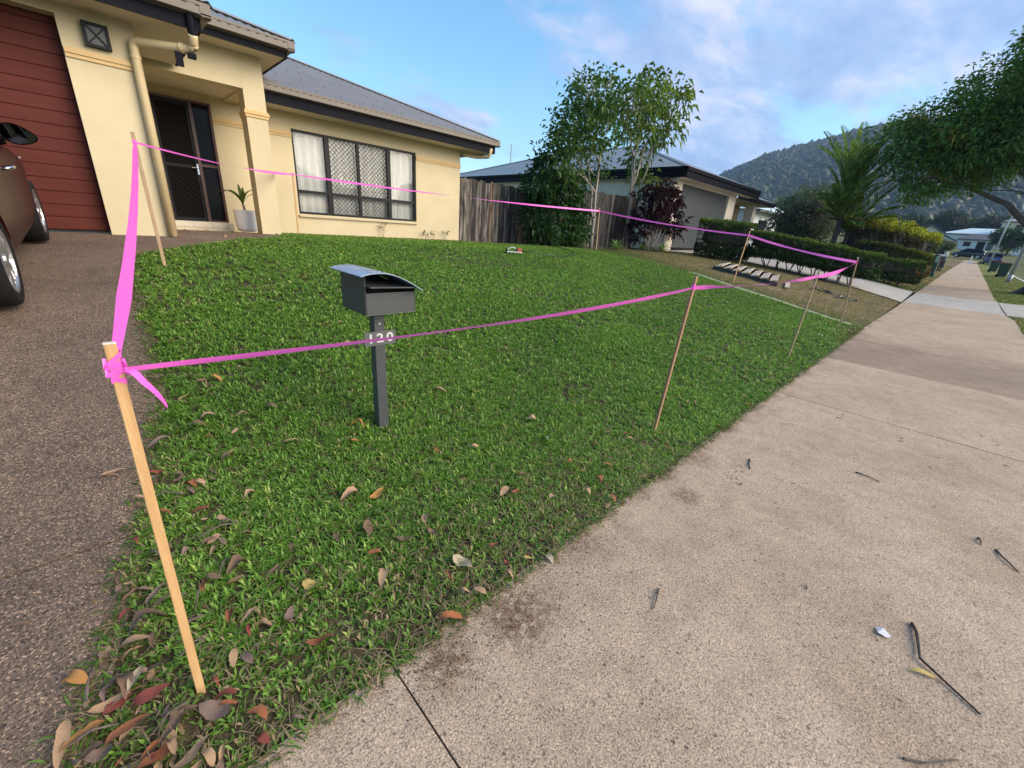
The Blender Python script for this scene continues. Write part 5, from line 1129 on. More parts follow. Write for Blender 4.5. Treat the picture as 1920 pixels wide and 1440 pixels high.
# ------------------------------------------------------------------ stakes
ST = [((-.05, 1.25, .03), (-.027, 1.25, 1.195), .022, 'stake', 'raw pine stake closest to the driveway corner with the tape knot and loose tail'),
      ((2.94, 1.27, .03), (3.05, 1.255, 1.26), .028, 'stakered', 'brown timber stake between the letterbox and the footpath edge'),
      ((6.86, 1.26, .03), (7.01, 1.25, 1.24), .030, 'stake2', 'grey timber stake on the green grass just before the white painted line'),
      ((11.23, 1.33, .03), (10.70, 1.36, 1.41), .032, 'stake2', 'leaning grey stake standing at the footpath end of the white painted line'),
      ((12.15, 3.99, .50), (12.36, 3.97, 1.83), .034, 'stake', 'pale stake standing beside the plank track'),
      ((12.22, 8.6, .96), (12.14, 8.63, 2.28), .034, 'stake2', 'thin stake in front of the dark shrub and slender trees'),
      ((3.09, 9.74, 1.0), (3.10, 9.72, 2.22), .030, 'stake', 'thin stake against the house wall left of the window'),
      ((.44, 5.5, .84), (.425, 5.52, 2.07), .028, 'stake2', 'weathered stake at the driveway edge in front of the garage pillar')]
TIE = []
for a_, b_, w_, mt, lab in ST:
    a_ = Vector(a_); b_ = Vector(b_); d = (b_ - a_).normalized(); s_ = thing('stake', a_, lab, 'stake', 'timber stakes holding the pink tape')
    fwd = Vector((0, 1, 0)); s = d.cross(fwd).normalized(); f2 = s.cross(d)
    mb = MB(); mb.obox((a_ - d * .06 + b_) / 2, d * ((b_ - a_).length + .06) / 2, s * w_ / 2, f2 * w_ * .30); mb.build('shaft', M[mt], s_, bevel=.0015, segs=1)
    mb = MB(); mb.obox(b_ + d * .0015, d * .0015, s * w_ / 2, f2 * w_ * .30); mb.build('cut_end', M['stakecut'], s_)
    TIE.append((a_, b_, d, s, f2, w_))
# ------------------------------------------------------------------ pink tape strung round the stakes
TP = thing('barrier_tape', (-.04, 1.25, 1.13), 'bright pink flagging tape strung from stake to stake around the lawn', 'tape')
tie_z = [1.135, 1.185, 1.165, 1.33, 1.73, 2.20, 2.185, 1.985]
PTS = []
for (a_, b_, d, s, f2, w_), z in zip(TIE, tie_z): PTS.append(a_ + d * ((z - a_.z) / d.z))
def span(p, q, sag, tw, wid=.048, fold=None, n=64):
    """tw: list of (t, twist degrees from vertical); wid may be narrowed where the tape folds"""
    V = []; F = []; p = Vector(p); q = Vector(q); d = (q - p).normalized(); hn = d.cross(Vector((0, 0, 1))).normalized(); up = hn.cross(d)
    for i in range(n + 1):
        t_ = i / n; c = p.lerp(q, t_) - Vector((0, 0, 1)) * sag * 4 * t_ * (1 - t_); a = rad(float(np.interp(t_, [x[0] for x in tw], [x[1] for x in tw])))
        wv = (up * math.cos(a) + hn * math.sin(a)) * wid / 2 * (float(np.interp(t_, [x[0] for x in fold], [x[1] for x in fold])) if fold else 1)
        rip = hn * .0006 * math.sin(t_ * 37) * math.cos(a)
        V += [c + wv + rip, c - wv - rip, c + hn * .002 * math.sin(t_ * 11)]
    for i in range(n): F += [(3 * i, 3 * i + 3, 3 * i + 5, 3 * i + 2), (3 * i + 2, 3 * i + 5, 3 * i + 4, 3 * i + 1)]
    mb = MB(); mb.add([tuple(v) for v in V], F); return mb.build('tape_span', M['tape'], TP, smooth=True)
nf = lambda i, k: PTS[i] + TIE[i][4] * (-TIE[i][5] * .34) * k
span(PTS[0] + Vector((.016, -.012, 0)), PTS[1] + Vector((-.014, -.010, 0)), .035, [(0, 15), (.07, 44), (.15, 53), (.25, 61), (.34, 61), (.42, 53), (.55, 41), (.8, 34), (1, 42)], wid=.034, fold=[(0, .35), (.08, .8), (.2, .95), (.96, 1), (1, .5)])
span(PTS[1] + Vector((.014, -.010, 0)), PTS[2] + Vector((-.016, -.012, 0)), .03, [(0, 20), (.1, 55), (.4, 86), (.62, 60), (.85, 10), (1, 20)], fold=[(0, .6), (.05, 1), (.95, 1), (1, .6)])
span(PTS[2] + Vector((.016, -.010, 0)), PTS[3] + Vector((-.016, 0, 0)), .05, [(0, 10), (.4, -20), (.75, 55), (1, 20)], fold=[(0, .6), (.08, 1.2), (.9, 1.2), (1, .6)])
span(PTS[3] + Vector((.01, .012, 0)), PTS[4] + Vector((0, -.014, 0)), .05, [(0, 10), (.5, 60), (.7, 20), (1, 30)], wid=.05)
span(PTS[4] + Vector((0, .014, 0)), PTS[5] + Vector((0, -.014, 0)), .06, [(0, 30), (.4, 60), (.8, 20), (1, 50)], wid=.05)
span(PTS[5] + Vector((-.014, 0, 0)), PTS[6] + Vector((.014, 0, 0)), .06, [(0, 20), (.3, 30), (.5, 76), (.58, 89), (.68, 60), (.9, 40), (1, 70)], wid=.052)
span(PTS[6] + Vector((-.012, 0, 0)), PTS[7] + Vector((.012, .01, 0)), .05, [(0, 60), (.15, 40), (.38, 55), (.55, 88), (.7, 70), (1, 60)], wid=.052)
span(PTS[7] + Vector((0, -.012, 0)), PTS[0] + Vector((0, .015, 0.012)), .075, [(0, 62), (.25, 58), (.6, 54), (.85, 55), (.97, 62), (1, 60)], wid=.037, n=90, fold=[(0, .5), (.10, 1), (.88, 1), (1, .45)])
for i, (a_, b_, d, s, f2, w_) in enumerate(TIE):
    mb = MB(); turns = 5 if i == 0 else 2
    for k in range(turns):
        tl = random.uniform(-.35, .35) * (2.2 if i == 0 else 1); c = PTS[i] + d * ((k - (turns - 1) / 2) * (.012 if i == 0 else .012)); ru = d * (.0062 if i == 0 else .013)
        hw, hd = w_ / 2 + .0015 + .0006 * k, w_ * .30 + .0015 + .0006 * k; ring = []
        for sx_, sy_ in ((-1, -1), (1, -1), (1, 1), (-1, 1)): ring.append(c + s * hw * sx_ + f2 * hd * sy_ + d * tl * .02 * sx_)
        V = [];
        for r_ in ring: V += [r_ + ru, r_ - ru]
        mb.add(V, [(2 * j, 2 * j + 1, (2 * j + 3) % 8, (2 * j + 2) % 8) for j in range(4)])
    if i == 0:
        for sgn in (-1, 1):       # crumpled knot ears on the near stake
            for k in range(3):
                c = PTS[0] + s * (.012 * sgn) + d * random.uniform(-.02, .02) - f2 * .012
                mb.add([c + d * .012, c - d * .010, c + s * .008 * sgn + d * random.uniform(-.018, .012) - f2 * .008, c + s * .006 * sgn + d * .014], [(0, 1, 2), (0, 2, 3)])
    mb.build('tape_knot', M['tape'], TP)
V = []; F = []
for i in range(15):
    t_ = i / 14; c = PTS[0] + Vector((.016 + .018 * t_ + .036 * math.sin(t_ * 1.5), -.020 - .02 * math.sin(t_ * 2.2), .008 * math.sin(min(1, t_ * 3) * math.pi) - .10 * t_ ** 1.15))
    sd = Vector((math.cos(.5 + t_ * .9), math.sin(.5 + t_ * .9) * .8, .12)) * (.0085 if i < 14 else .007); V += [c - sd, c + sd]
for i in range(14): F.append((2 * i, 2 * i + 1, 2 * i + 3, 2 * i + 2))
mb = MB(); mb.add([tuple(v) for v in V], F); mb.build('tape_tail', M['tape'], TP, smooth=True)

# ------------------------------------------------------------------ sprinkler and hose
sp_ = Vector((6.68, 6.9, g1(6.68, 6.9))); SPK = thing('sprinkler', sp_, 'white and orange oscillating lawn sprinkler lying on the grass', 'sprinkler', local=True); SPK.rotation_euler = (0, 0, rad(-38))
mb = MB(); mb.tube(bend([(-.16, -.05, .05), (.17, -.05, .05), (.17, .05, .05), (-.16, .05, .05), (-.16, -.049, .05)], r=.03), .012, 6); mb.build('frame', M['sprinkw'], SPK)
mb = MB(); mb.tube([(-.16 + .25 * k / 10, 0, .075 + .075 * math.sin(math.pi * k / 10)) for k in range(11)], .012, 6); mb.build('spray_bar', M['sprinkw'], SPK, smooth=True)
mb = MB(); mb.prism([(-.20, -.06, .03), (-.15, -.06, .03), (-.15, -.06, .12), (-.18, -.06, .15)], (0, .12, 0)); mb.build('end_foot', M['carblack'], SPK, bevel=.005)
mb = MB(); mb.box((.07, -.05, .05), (.17, .05, .13)); mb.build('motor_housing', M['sprinko'], SPK, bevel=.01)
mb = MB(); mb.tube([(.04, 0, .10), (.08, 0, .10)], .03, 10); mb.tube([(.17, 0, .09), (.215, 0, .085)], .02, 10); mb.build('coupling', M['carblack'], SPK)
hp = []
for x, y, dz in ((6.86, 6.77, .085), (7.05, 6.68, .10), (7.3, 6.6, .075), (7.6, 6.55, .05), (7.9, 6.55, .045), (8.3, 6.62, .045), (8.9, 6.9, .045), (9.6, 7.6, .04), (10.2, 8.5, .04), (10.6, 9.4, .04)): hp.append((x, y, g1(x, y) + dz))
mb = MB(); mb.tube(hp, .010, 6); tag(mb.build('garden_hose', M['hose'], origin=hp[0], smooth=True), 'dark green garden hose trailing from the sprinkler through the grass', 'hose')

# ------------------------------------------------------------------ plank track on the dry lawn
A_, B_ = Vector((13.75, 5.15, 0)), Vector((14.15, 3.45, 0))
ax = (B_ - A_); L = ax.length; ax.normalize(); sd = Vector((ax.y, -ax.x, 0)) * -1
if sd.x < 0: sd = -sd
DB = thing('plank_track', (13.75, 5.15, g1(13.75, 5.15)), 'low track of pale worn planks on black timber bearers lying on dry grass', 'planks')
def onslope(p, h): return Vector((p.x, p.y, g1(p.x, p.y) + h))
for off in (0.0, 1.95):
    mb = MB(); p = A_ + sd * off - ax * .05; q = B_ + sd * off + ax * .02; mid = (p + q) / 2
    for u_, v_ in ((p, mid), (mid, q)): mb.bar(onslope(u_, .045), onslope(v_, .045), .08, .13)
    mb.build('bearer', M['bearer'], DB)
for k in range(7):
    c = A_ + ax * (.10 + k * (L - .15) / 6.2); p = onslope(c - sd * .05, .13); q = onslope(c + sd * 2.1, .13); q.z = p.z + (q.z - p.z) * .5
    mb = MB(); mb.bar(p, q, .20, .03, up=(ax.x * -.15, ax.y * -.15, 1)); mb.build('plank', M['plank'], DB, bevel=.004, segs=1)
mb = MB(); c = B_ + ax * .28; mb.bar(onslope(c - sd * .02, .04), onslope(c + sd * 1.5, .03), .12, .03); tag(mb.build('loose_plank', M['plank'], origin=c), 'single loose pale plank lying flat below the plank track', 'plank')
mb = MB()
for k in range(26):
    x, y = 16.1 + random.gauss(0, .28), 2.35 + random.gauss(0, .35); z = g1(x, y) + .02; a = random.uniform(0, 3.1); s = random.uniform(.06, .17)
    mb.add([(x - math.cos(a) * s, y - math.sin(a) * s, z), (x + math.sin(a) * s * .5, y - math.cos(a) * s * .5, z + random.uniform(0, .07)), (x + math.cos(a) * s, y + math.sin(a) * s, z + random.uniform(0, .05)), (x - math.sin(a) * s * .5, y + math.cos(a) * s * .5, z + random.uniform(.01, .08))], [(0, 1, 2), (0, 2, 3)])
tag(mb.build('plastic_scrap', M['scrap'], origin=(16.1, 2.35, .2)), 'torn dark plastic scraps on the dry lawn under the hedge', 'scrap', kind='stuff')

# ------------------------------------------------------------------ white pot and plant
PO = thing('planter_pot', (2.19, 9.85, 1.06), 'ribbed white round planter pot beside the porch column', 'pot')
mb = MB(); n = 48; prof_ = [(.0, .0), (.12, .0), (.155, .012), (.176, .05), (.186, .12), (.190, .22), (.193, .33), (.197, .385), (.186, .39), (.180, .36), (.17, .345)]
V = []
for r_, z in prof_:
    for k in range(n):
        a = 2 * math.pi * k / n; rr2 = r_ + (.0025 * (1 if k % 2 else -1) if .05 < z < .37 and r_ > .17 else 0); V.append((2.19 + rr2 * math.cos(a), 9.85 + rr2 * math.sin(a), 1.06 + z))
mb.add(V, [(i * n + k, i * n + (k + 1) % n, (i + 1) * n + (k + 1) % n, (i + 1) * n + k) for i in range(len(prof_) - 1) for k in range(n)])
mb.build('pot', M['potw'], PO); mb = MB(); mb.lathe([(0, .352), (.176, .350)], (2.19, 9.85, 1.06), 24); mb.build('potting_soil', M['soilpot'], PO)
PP = thing('potted_plant', (2.19, 9.85, 1.41), 'small green plant with drooping strap leaves in the white pot', 'plant')
mb = MB(); mb.tube([(2.19, 9.85, 1.39), (2.185, 9.85, 1.48), (2.17, 9.85, 1.56)], [.028, .022, .018], 8); mb.build('stem', M['bark'], PP, smooth=True)
for az_, el0, L_, dr_ in ((95, 80, .38, .5), (185, 62, .52, 2.6), (200, 70, .34, 1.5), (20, 72, .40, 1.6), (350, 62, .48, 2.8), (60, 78, .34, .8), (270, 66, .36, 1.6), (140, 66, .42, 2.0)):
    V = []; F = []; p = Vector((2.17, 9.85, 1.55)); el = rad(el0); az_ = rad(az_)
    for i in range(9):
        t_ = i / 8; w_ = .034 * math.sin(math.pi * (.12 + .86 * t_)) ** .8; s = Vector((-math.sin(az_), math.cos(az_), 0)); nn = Vector((0, 0, .012))
        V += [p + s * w_ + nn, p, p - s * w_ + nn]; p = p + Vector((math.cos(az_) * math.cos(el), math.sin(az_) * math.cos(el), math.sin(el))) * L_ / 8; el -= dr_ / 8 * (.3 + 1.4 * t_)
    for i in range(8): F += [(3 * i, 3 * i + 1, 3 * i + 4, 3 * i + 3), (3 * i + 1, 3 * i + 2, 3 * i + 5, 3 * i + 4)]
    c_ = mixcol((.06, .12, .02), (.16, .22, .05), 1); np_mesh('leaf', np.array([tuple(v) for v in V]), np.array(F), M['leaf'], np.repeat(c_, len(V), 0), PP, smooth=True)
# weeds at the foot of the wall
for wx, wz in ((5.35, .35), (6.9, .22), (7.25, .24), (6.65, .2)):
    wd = thing('weed', (wx, 10.42, 1.0), {5.35: 'leafy weed under the window against the cream wall', 6.9: 'thin weed under the right end of the window', 7.25: 'thin weed near the fence end of the cream wall', 6.65: 'thin weed just right of the window'}[wx], 'weed')
    mb = MB(); tp_ = []
    for k in range(3):
        q = (wx + random.uniform(-.10, .10), 10.40, 1.0 + wz * random.uniform(.7, 1.1)); mb.tube([(wx, 10.42, .98), ((wx + q[0]) / 2 + .01, 10.41, .98 + wz * .5), q], .004, 4); tp_.append(q)
    mb.build('stem', M['bark'], wd); C = np.array([Vector(q) * 1.0 for q in tp_ for _ in range(4)]); lv = leaves_np(C + RNG.normal(size=C.shape) * .03, RNG.normal(size=C.shape), .07, .035, mixcol((.05, .08, .02), (.12, .15, .05), len(C))); np_mesh('foliage', *lv[:2], M['leaf'], lv[2], wd)

# ------------------------------------------------------------------ fallen leaves
LEAFM = {k: pm('leaf_' + k, a, b, 30, r_, .6, 160) for k, (a, b, r_) in {
    'tan': ((.36, .22, .125), (.52, .345, .205), .7), 'brown': ((.14, .085, .052), (.23, .145, .09), .75), 'mauve': ((.20, .13, .10), (.30, .20, .155), .7), 'rust': ((.26, .085, .035), (.40, .15, .055), .55),
    'red': ((.22, .045, .030), (.33, .075, .05), .5), 'orange': ((.48, .21, .05), (.60, .30, .09), .55), 'yellow': ((.58, .40, .10), (.68, .50, .17), .55), 'green': ((.20, .28, .06), (.32, .38, .11), .5), 'pale': ((.42, .34, .22), (.54, .45, .32), .7)}.items()}
def leaf_shape(kind):
    V = []; F = []; nn = 9; L_ = 1.0; curl = (.45, .95, -.5, 1.3, 1.7, .2)[kind]; cup = (.5, .9, .4, 1.2, .7, 1.6)[kind]; wv = (.20, .17, .24, .14, .22, .19)[kind]
    for i in range(nn):
        t_ = i / (nn - 1); w_ = wv * math.sin(math.pi * min(1, (.03 + .97 * t_) ** .85)) ** .75 if 0 < i < nn - 1 else .006
        x = (t_ - .5); z = curl * (.25 - x * x) * .55 + .05 * math.sin(t_ * 7 + kind); y0 = .10 * math.sin(t_ * 3 + kind) * (.6 if kind % 2 else -.4); w_ *= 1 + .07 * math.sin(i * 2.7 + kind * 1.9)
        V += [(x, y0 - w_, z + cup * w_ * .7 + .02 * math.sin(t_ * 11)), (x, y0, z), (x, y0 + w_, z + cup * w_ * .5)]
    for i in range(nn - 1): F += [(3 * i, 3 * i + 1, 3 * i + 4, 3 * i + 3), (3 * i + 1, 3 * i + 2, 3 * i + 5, 3 * i + 4)]
    o = len(V); V += [(-.5, -.006, V[1][2]), (-.5, .006, V[1][2]), (-.68, .02, V[1][2] + .05), (-.68, .03, V[1][2] + .05)]; F.append((o, o + 1, o + 3, o + 2))
    return V, F
LEAFMESH = {}
def zone(x, y):
    if x > 8: return 'at the far footpath end of the lawn'
    if math.hypot(x - 1.1, y - 2.2) < .75: return 'in the grass around the letterbox post'
    if y < 1.25 and x < .5: return 'in the litter around the near stake'
    if x - float(edge_x(y)) < .40: return 'in the grass beside the driveway edge'
    if y < 1.22: return 'in the grass along the footpath edge'
    if y > 3.0: return 'on the upper lawn behind the letterbox'
    if x > 2.2: return 'in the grass near the brown footpath stake'
    return 'in the grass between near stake and letterbox'
def leaf_mesh(col, kind):
    if (col, kind) not in LEAFMESH:
        me = bpy.data.meshes.new('fallen_leaf'); V, F = leaf_shape(kind); me.from_pydata(V, [], F); me.polygons.foreach_set('use_smooth', [True] * len(F)); me.materials.append(LEAFM[col]); LEAFMESH[(col, kind)] = me
    return LEAFMESH[(col, kind)]
DESC = {'tan': 'curled dry tan leaf', 'brown': 'dark brown shrivelled leaf', 'mauve': 'greyish mauve dead leaf', 'rust': 'rusty orange brown leaf', 'red': 'dull red fallen leaf', 'orange': 'light orange fallen leaf', 'yellow': 'yellow fallen leaf', 'green': 'pale green fallen leaf', 'pale': 'bleached pale leaf'}
def leaf(x, y, col, size, az_=None, where='in the lawn grass', kind=None, lab=None, lift=None):
    kind = random.randrange(6) if kind is None else kind
    o = bpy.data.objects.new('fallen_leaf', leaf_mesh(col, kind)); COL.objects.link(o)
    on_path = y < .96; z = g1(x, y) + (.006 if on_path or x < edge_x(y) - .05 else .033) if lift is None else lift
    o.location = (x, y, z); o.scale = (size, size * random.uniform(.7, 1.25), size * random.uniform(.6, 1.5)); 
    if on_path: o.scale.z *= .45
    o.rotation_euler = (random.uniform(-.35, .35) * (0.3 if on_path else 1), random.uniform(-.3, .3) * (0.2 if on_path else 1), random.uniform(0, 6.28) if az_ is None else az_)
    tag(o, lab or (DESC[col] + ' ' + where), 'leaf', 'dead leaves ' + where if not lab else 'fallen leaves'); return o
LEAF_LAWN = [(0.36,2.99,'orange',0.10),(0.18,2.86,'yellow',0.10),(0.29,3.00,'brown',0.08),(1.56,4.90,'orange',0.09),(1.63,2.38,'tan',0.12),(0.93,2.24,'orange',0.09),(0.86,2.12,'orange',0.09),(0.56,2.26,'tan',0.11),(0.66,1.75,'tan',0.12),(0.78,1.70,'orange',0.10),(0.65,1.53,'brown',0.10),(0.26,2.25,'brown',0.10),(0.28,2.30,'yellow',0.09),(0.09,1.98,'red',0.09),(0.34,1.40,'yellow',0.11),(0.24,1.32,'mauve',0.11),(0.13,1.39,'tan',0.11),(0.29,1.17,'rust',0.12),(0.51,1.55,'brown',0.09),(0.90,1.43,'tan',0.09),(0.89,1.35,'brown',0.07),(0.91,1.14,'pale',0.11),(0.59,1.26,'tan',0.12),(1.09,1.13,'rust',0.06),(1.08,1.02,'red',0.05),(1.99,1.59,'pale',0.08),(1.22,1.83,'rust',0.08),(1.38,1.37,'tan',0.09),(1.44,1.34,'rust',0.07),(2.04,1.80,'tan',0.08),(2.16,1.19,'rust',0.06),(2.58,1.28,'tan',0.06),(3.32,1.41,'rust',0.06),(0.02,2.51,'mauve',0.14),(0.19,2.57,'brown',0.11),(0.25,2.64,'tan',0.10),(0.40,2.58,'tan',0.09),(0.56,2.60,'brown',0.09),(0.14,1.62,'brown',0.13),(0.03,1.60,'rust',0.10),(-0.14,1.54,'brown',0.14),(-0.18,1.50,'tan',0.11),(-0.19,1.62,'red',0.06),(-0.19,1.37,'pale',0.12),(-0.25,1.34,'tan',0.12),(-0.16,1.30,'red',0.13),(0.00,1.17,'red',0.10),(-0.03,1.15,'mauve',0.14),(0.06,1.06,'rust',0.09),(-0.12,1.16,'brown',0.12),(-0.10,1.07,'tan',0.13),(-0.17,1.12,'rust',0.11),(-0.22,1.23,'rust',0.13),(-0.12,1.18,'tan',0.10),(-0.22,1.37,'brown',0.12),(1.29,3.20,'tan',0.09),(1.40,3.57,'tan',0.06),(1.75,3.03,'rust',0.07),(0.24,4.02,'tan',0.07),(0.24,3.54,'brown',0.07),(0.28,1.97,'tan',0.09),(0.06,2.25,'brown',0.08),(-0.03,2.03,'rust',0.09),(-0.12,1.94,'red',0.08),(0.15,1.88,'tan',0.08),(0.06,1.61,'brown',0.09),(0.25,1.52,'brown',0.09),(0.05,1.27,'tan',0.09),(0.08,1.43,'rust',0.09),(-0.10,1.64,'mauve',0.12),(-0.06,1.79,'brown',0.10),(1.47,1.76,'tan',0.06),(2.59,1.82,'tan',0.06),(2.96,2.60,'tan',0.05),(2.77,3.48,'pale',0.05),(5.09,1.71,'rust',0.06),(7.66,1.45,'pale',0.07),(8.20,1.38,'tan',0.06),(9.78,1.14,'rust',0.07),(9.90,0.99,'tan',0.06),(10.50,0.99,'rust',0.07),(9.96,1.26,'tan',0.07),(9.10,1.32,'pale',0.06),(6.67,1.48,'tan',0.05),(3.69,1.33,'tan',0.06),(4.59,1.38,'tan',0.05),(2.48,1.41,'brown',0.06),(1.57,1.41,'brown',0.07),(0.76,1.39,'brown',0.08)]
LEAF_HARD = [(0.71,0.96,'rust',0.11),(1.38,0.97,'green',0.10),(1.28,0.93,'pale',0.07),(1.05,0.98,'tan',0.07),(1.19,0.99,'yellow',0.06),(1.96,-0.39,'yellow',0.09),(1.84,0.97,'tan',0.06),(1.95,0.94,'rust',0.05),(2.29,0.99,'tan',0.06),(3.53,0.98,'rust',0.06),(4.39,0.97,'tan',0.06),(3.27,0.95,'tan',0.05),(2.99,1.00,'brown',0.06),(-0.32,1.47,'orange',0.10),(-0.35,1.30,'tan',0.13),(-0.31,1.29,'orange',0.10),(-0.16,2.37,'tan',0.09),(-0.18,2.36,'tan',0.07),(-0.44,1.76,'brown',0.05),(2.78,0.54,'brown',0.05),(5.04,0.80,'brown',0.05),(0.83,1.02,'tan',0.05)]
for x, y, c, sz in LEAF_LAWN: leaf(x, y, c, sz * (.78 if x < .6 else .95), where=zone(x, y))
HL = {0: 'rusty leaf lying on the concrete where the lawn edge smudge begins', 1: 'pale green pointed leaf on the lawn and footpath edge', 5: 'thin yellow leaf on the bare concrete beside the bent stick'}
for k, (x, y, c, sz) in enumerate(LEAF_HARD): leaf(x, y, c, sz, where='along the lawn edge' if x > 0 else 'on the driveway edge', lab=HL.get(k), kind=3 if k in (1, 5) else None, lift=None if y < .96 else g1(x, y) + .02)
# the litter collected in the near corner and along the driveway edge
for k in range(120):
    t_ = random.random(); y = .98 + 1.5 * random.random() ** 1.9; x = float(edge_x(y)) + abs(random.gauss(0, .22)) * (1.3 - .35 * y / 2) - .03
    leaf(x, y, random.choice(['brown', 'brown', 'tan', 'mauve', 'rust', 'brown', 'tan', 'tan', 'mauve', 'red']), random.uniform(.028, .075), where='in the near corner litter', lift=g1(x, y) + random.uniform(.004, .03))
for k in range(26):
    x = random.uniform(.5, 5.5); y = .97 + abs(random.gauss(0, .25)); leaf(x, y, random.choice(['brown', 'tan', 'rust']), random.uniform(.04, .075), where=zone(x, y))
for k in range(34):
    x = random.gauss(10.2, .75); y = .98 + abs(random.gauss(0, .22)); leaf(x, y, random.choice(['brown', 'tan', 'rust', 'pale']), random.uniform(.05, .085), where='at the far footpath end of the lawn')
for k in range(12):
    y = random.uniform(7.6, 9.8); x = random.uniform(1.0, 2.0); leaf(x, y, random.choice(['brown', 'tan']), random.uniform(.05, .09), where='on the paving by the porch', lift=g1(x, y) + .006)
# ------------------------------------------------------------------ twigs and sticks on the footpath
def twig(pts, r0, mat, lab, group=None):
    P = [Vector((x, y, r_)) for x, y, r_ in pts]; mb = MB(); n = len(P); mb.tube(P, [r0 * (1 - .5 * i / (n - 1)) for i in range(n)], 6)
    o = mb.build('twig', M[mat], origin=P[0]); tag(o, lab, 'twig', group or 'twigs on the footpath'); return o
twig([(2.24, -.345, .006), (2.19, -.36, .012), (2.10, -.372, .010), (2.035, -.378, .012), (1.985, -.455, .008), (1.925, -.545, .005)], .0068, 'twigdark', 'long bent dark stick on the footpath')
twig([(1.535, .485, .006), (1.47, .462, .010), (1.41, .448, .006)], .0045, 'twig', 'short grey twig alone in the middle of the footpath')
twig([(3.67, .045, .005), (3.66, -.03, .009), (3.645, -.10, .005)], .0045, 'twigdark', 'short dark twig lying across the footpath near the joint')
twig([(3.29, -.64, .004), (3.22, -.66, .01), (3.17, -.69, .008), (3.13, -.715, .004)], .005, 'twigdark', 'curved dark twig close to the street side of the footpath')
twig([(1.53, -.365, .004), (1.56, -.41, .008), (1.61, -.45, .009), (1.665, -.49, .004)], .0048, 'twig', 'pale curved twig nearest the camera on the footpath')
twig([(3.36, -.575, .003), (3.31, -.578, .015), (3.28, -.582, .003)], .006, 'twig', 'stubby twig pieces beside the curved dark twig')
twig([(3.2, .62, .004), (3.12, .60, .007), (3.05, .57, .004)], .006, 'twigdark', 'dark twig in the soil smudge by the lawn edge')
for k in range(16):
    x, y = random.uniform(1.6, 6.5), random.uniform(-1.2, .5); a = random.uniform(0, 6.28); l = random.uniform(.02, .055)
    twig([(x, y, .003), (x + math.cos(a) * l * .5, y + math.sin(a) * l * .5, .006), (x + math.cos(a + .3) * l, y + math.sin(a + .3) * l, .003)], .0028, 'twigdark', 'tiny dark twig scrap scattered on the footpath', 'tiny twig scraps')
mb = MB(); mb.add([(2.09, -.235, .004), (2.05, -.245, .012), (2.055, -.275, .006), (2.08, -.29, .003), (2.10, -.26, .012)], [(0, 1, 4), (1, 2, 4), (2, 3, 4)]); tag(mb.build('paper_scrap', M['chip'], origin=(2.07, -.26, 0)), 'small pale scrap lying beside the bent stick', 'scrap')
# soil crumbs spilled over the lawn edge
mb = MB()
for k in range(1500):
    j_ = random.choice((0, 0, 0, 1, 1, 2, 2, 3, 3, 3, 4, 5, 5)); cx, cy, sx_, sy_ = ((.9, .86, .22, .08), (1.38, .90, .16, .07), (.6, .88, .1, .06), (2.0, .94, .9, .03), (2.9, .62, .08, .03), (5.0, .95, 2.5, .02))[j_]
    x, y = random.gauss(cx, sx_), random.gauss(cy, sy_); s = random.uniform(.001, .0035)
    if y > .985 or x < -.4: continue
    mb.add([(x - s, y - s * .7, .0005), (x + s, y - s, .0005), (x + s * .3, y + s, .0005), (x, y, s * 1.2)], [(0, 1, 3), (1, 2, 3), (2, 0, 3)])
o = mb.build('soil_crumbs', M['soil']); o['kind'] = 'stuff'
# cut sticks and mulch in the near corner
for k in range(14):
    y = 1.0 + random.random() * 1.2; x = float(edge_x(y)) + random.uniform(-.02, .4); a = random.uniform(0, 6.28); l = random.uniform(.05, .13); z = g1(x, y)
    P = [Vector((x, y, z + .03)), Vector((x + math.cos(a) * l * .5, y + math.sin(a) * l * .5, z + .05)), Vector((x + math.cos(a) * l, y + math.sin(a) * l, z + .03))]
    mb = MB(); mb.tube(P, [.004, .0035, .002], 5); tag(mb.build('twig', M['twig'], origin=P[0]), 'dry twig among the dead leaves in the near lawn corner', 'twig', 'twigs in the corner litter')

# ------------------------------------------------------------------ cars
BODY = {}
def lerp_tab(x, tab): return float(np.interp(x, [t_[0] for t_ in tab], [t_[1] for t_ in tab]))
TOPZ = [(-1.86, .62), (-1.80, .88), (-1.70, .97), (-1.2, .97), (0, .945), (.8, .93), (1.02, .92), (1.3, .87), (1.6, .79), (1.82, .67), (1.93, .52)]
WID = [(-1.86, .56), (-1.80, .68), (-1.6, .78), (-1.2, .825), (-.4, .835), (.6, .835), (1.2, .825), (1.55, .76), (1.8, .64), (1.93, .50)]
def body_mesh():
    xs = np.unique(np.concatenate([np.linspace(-1.86, 1.93, 48), [-1.80, 1.82]])); V = []; ring = 14
    for x in xs:
        zt = lerp_tab(x, TOPZ); w_ = lerp_tab(x, WID); zb = .17 + .10 * max(0, abs(x) - 1.5) / .4; sec = []
        for f, yy in ((0, .80), (.10, .955), (.28, 1.0), (.52, 1.0), (.68, .985), (.80, .985), (.93, .93), (1.0, .80)): sec.append((yy * w_, zb + (zt - zb) * f))
        top = [(.45 * w_, zt + .022), (0.0, zt + .03)]
        half = sec + top
        full = [(-y, z) for y, z in half] + [(y, z) for y, z in half[::-1][1:]]
        V += [(x, y, z) for y, z in full]; ring = len(full)
    n = len(xs); F = []
    for i in range(n - 1):
        for k in range(ring): F.append((i * ring + k, (i + 1) * ring + k, (i + 1) * ring + (k + 1) % ring, i * ring + (k + 1) % ring))
    F += [tuple(range(ring)), tuple((n - 1) * ring + k for k in range(ring))[::-1]]
    return V, F
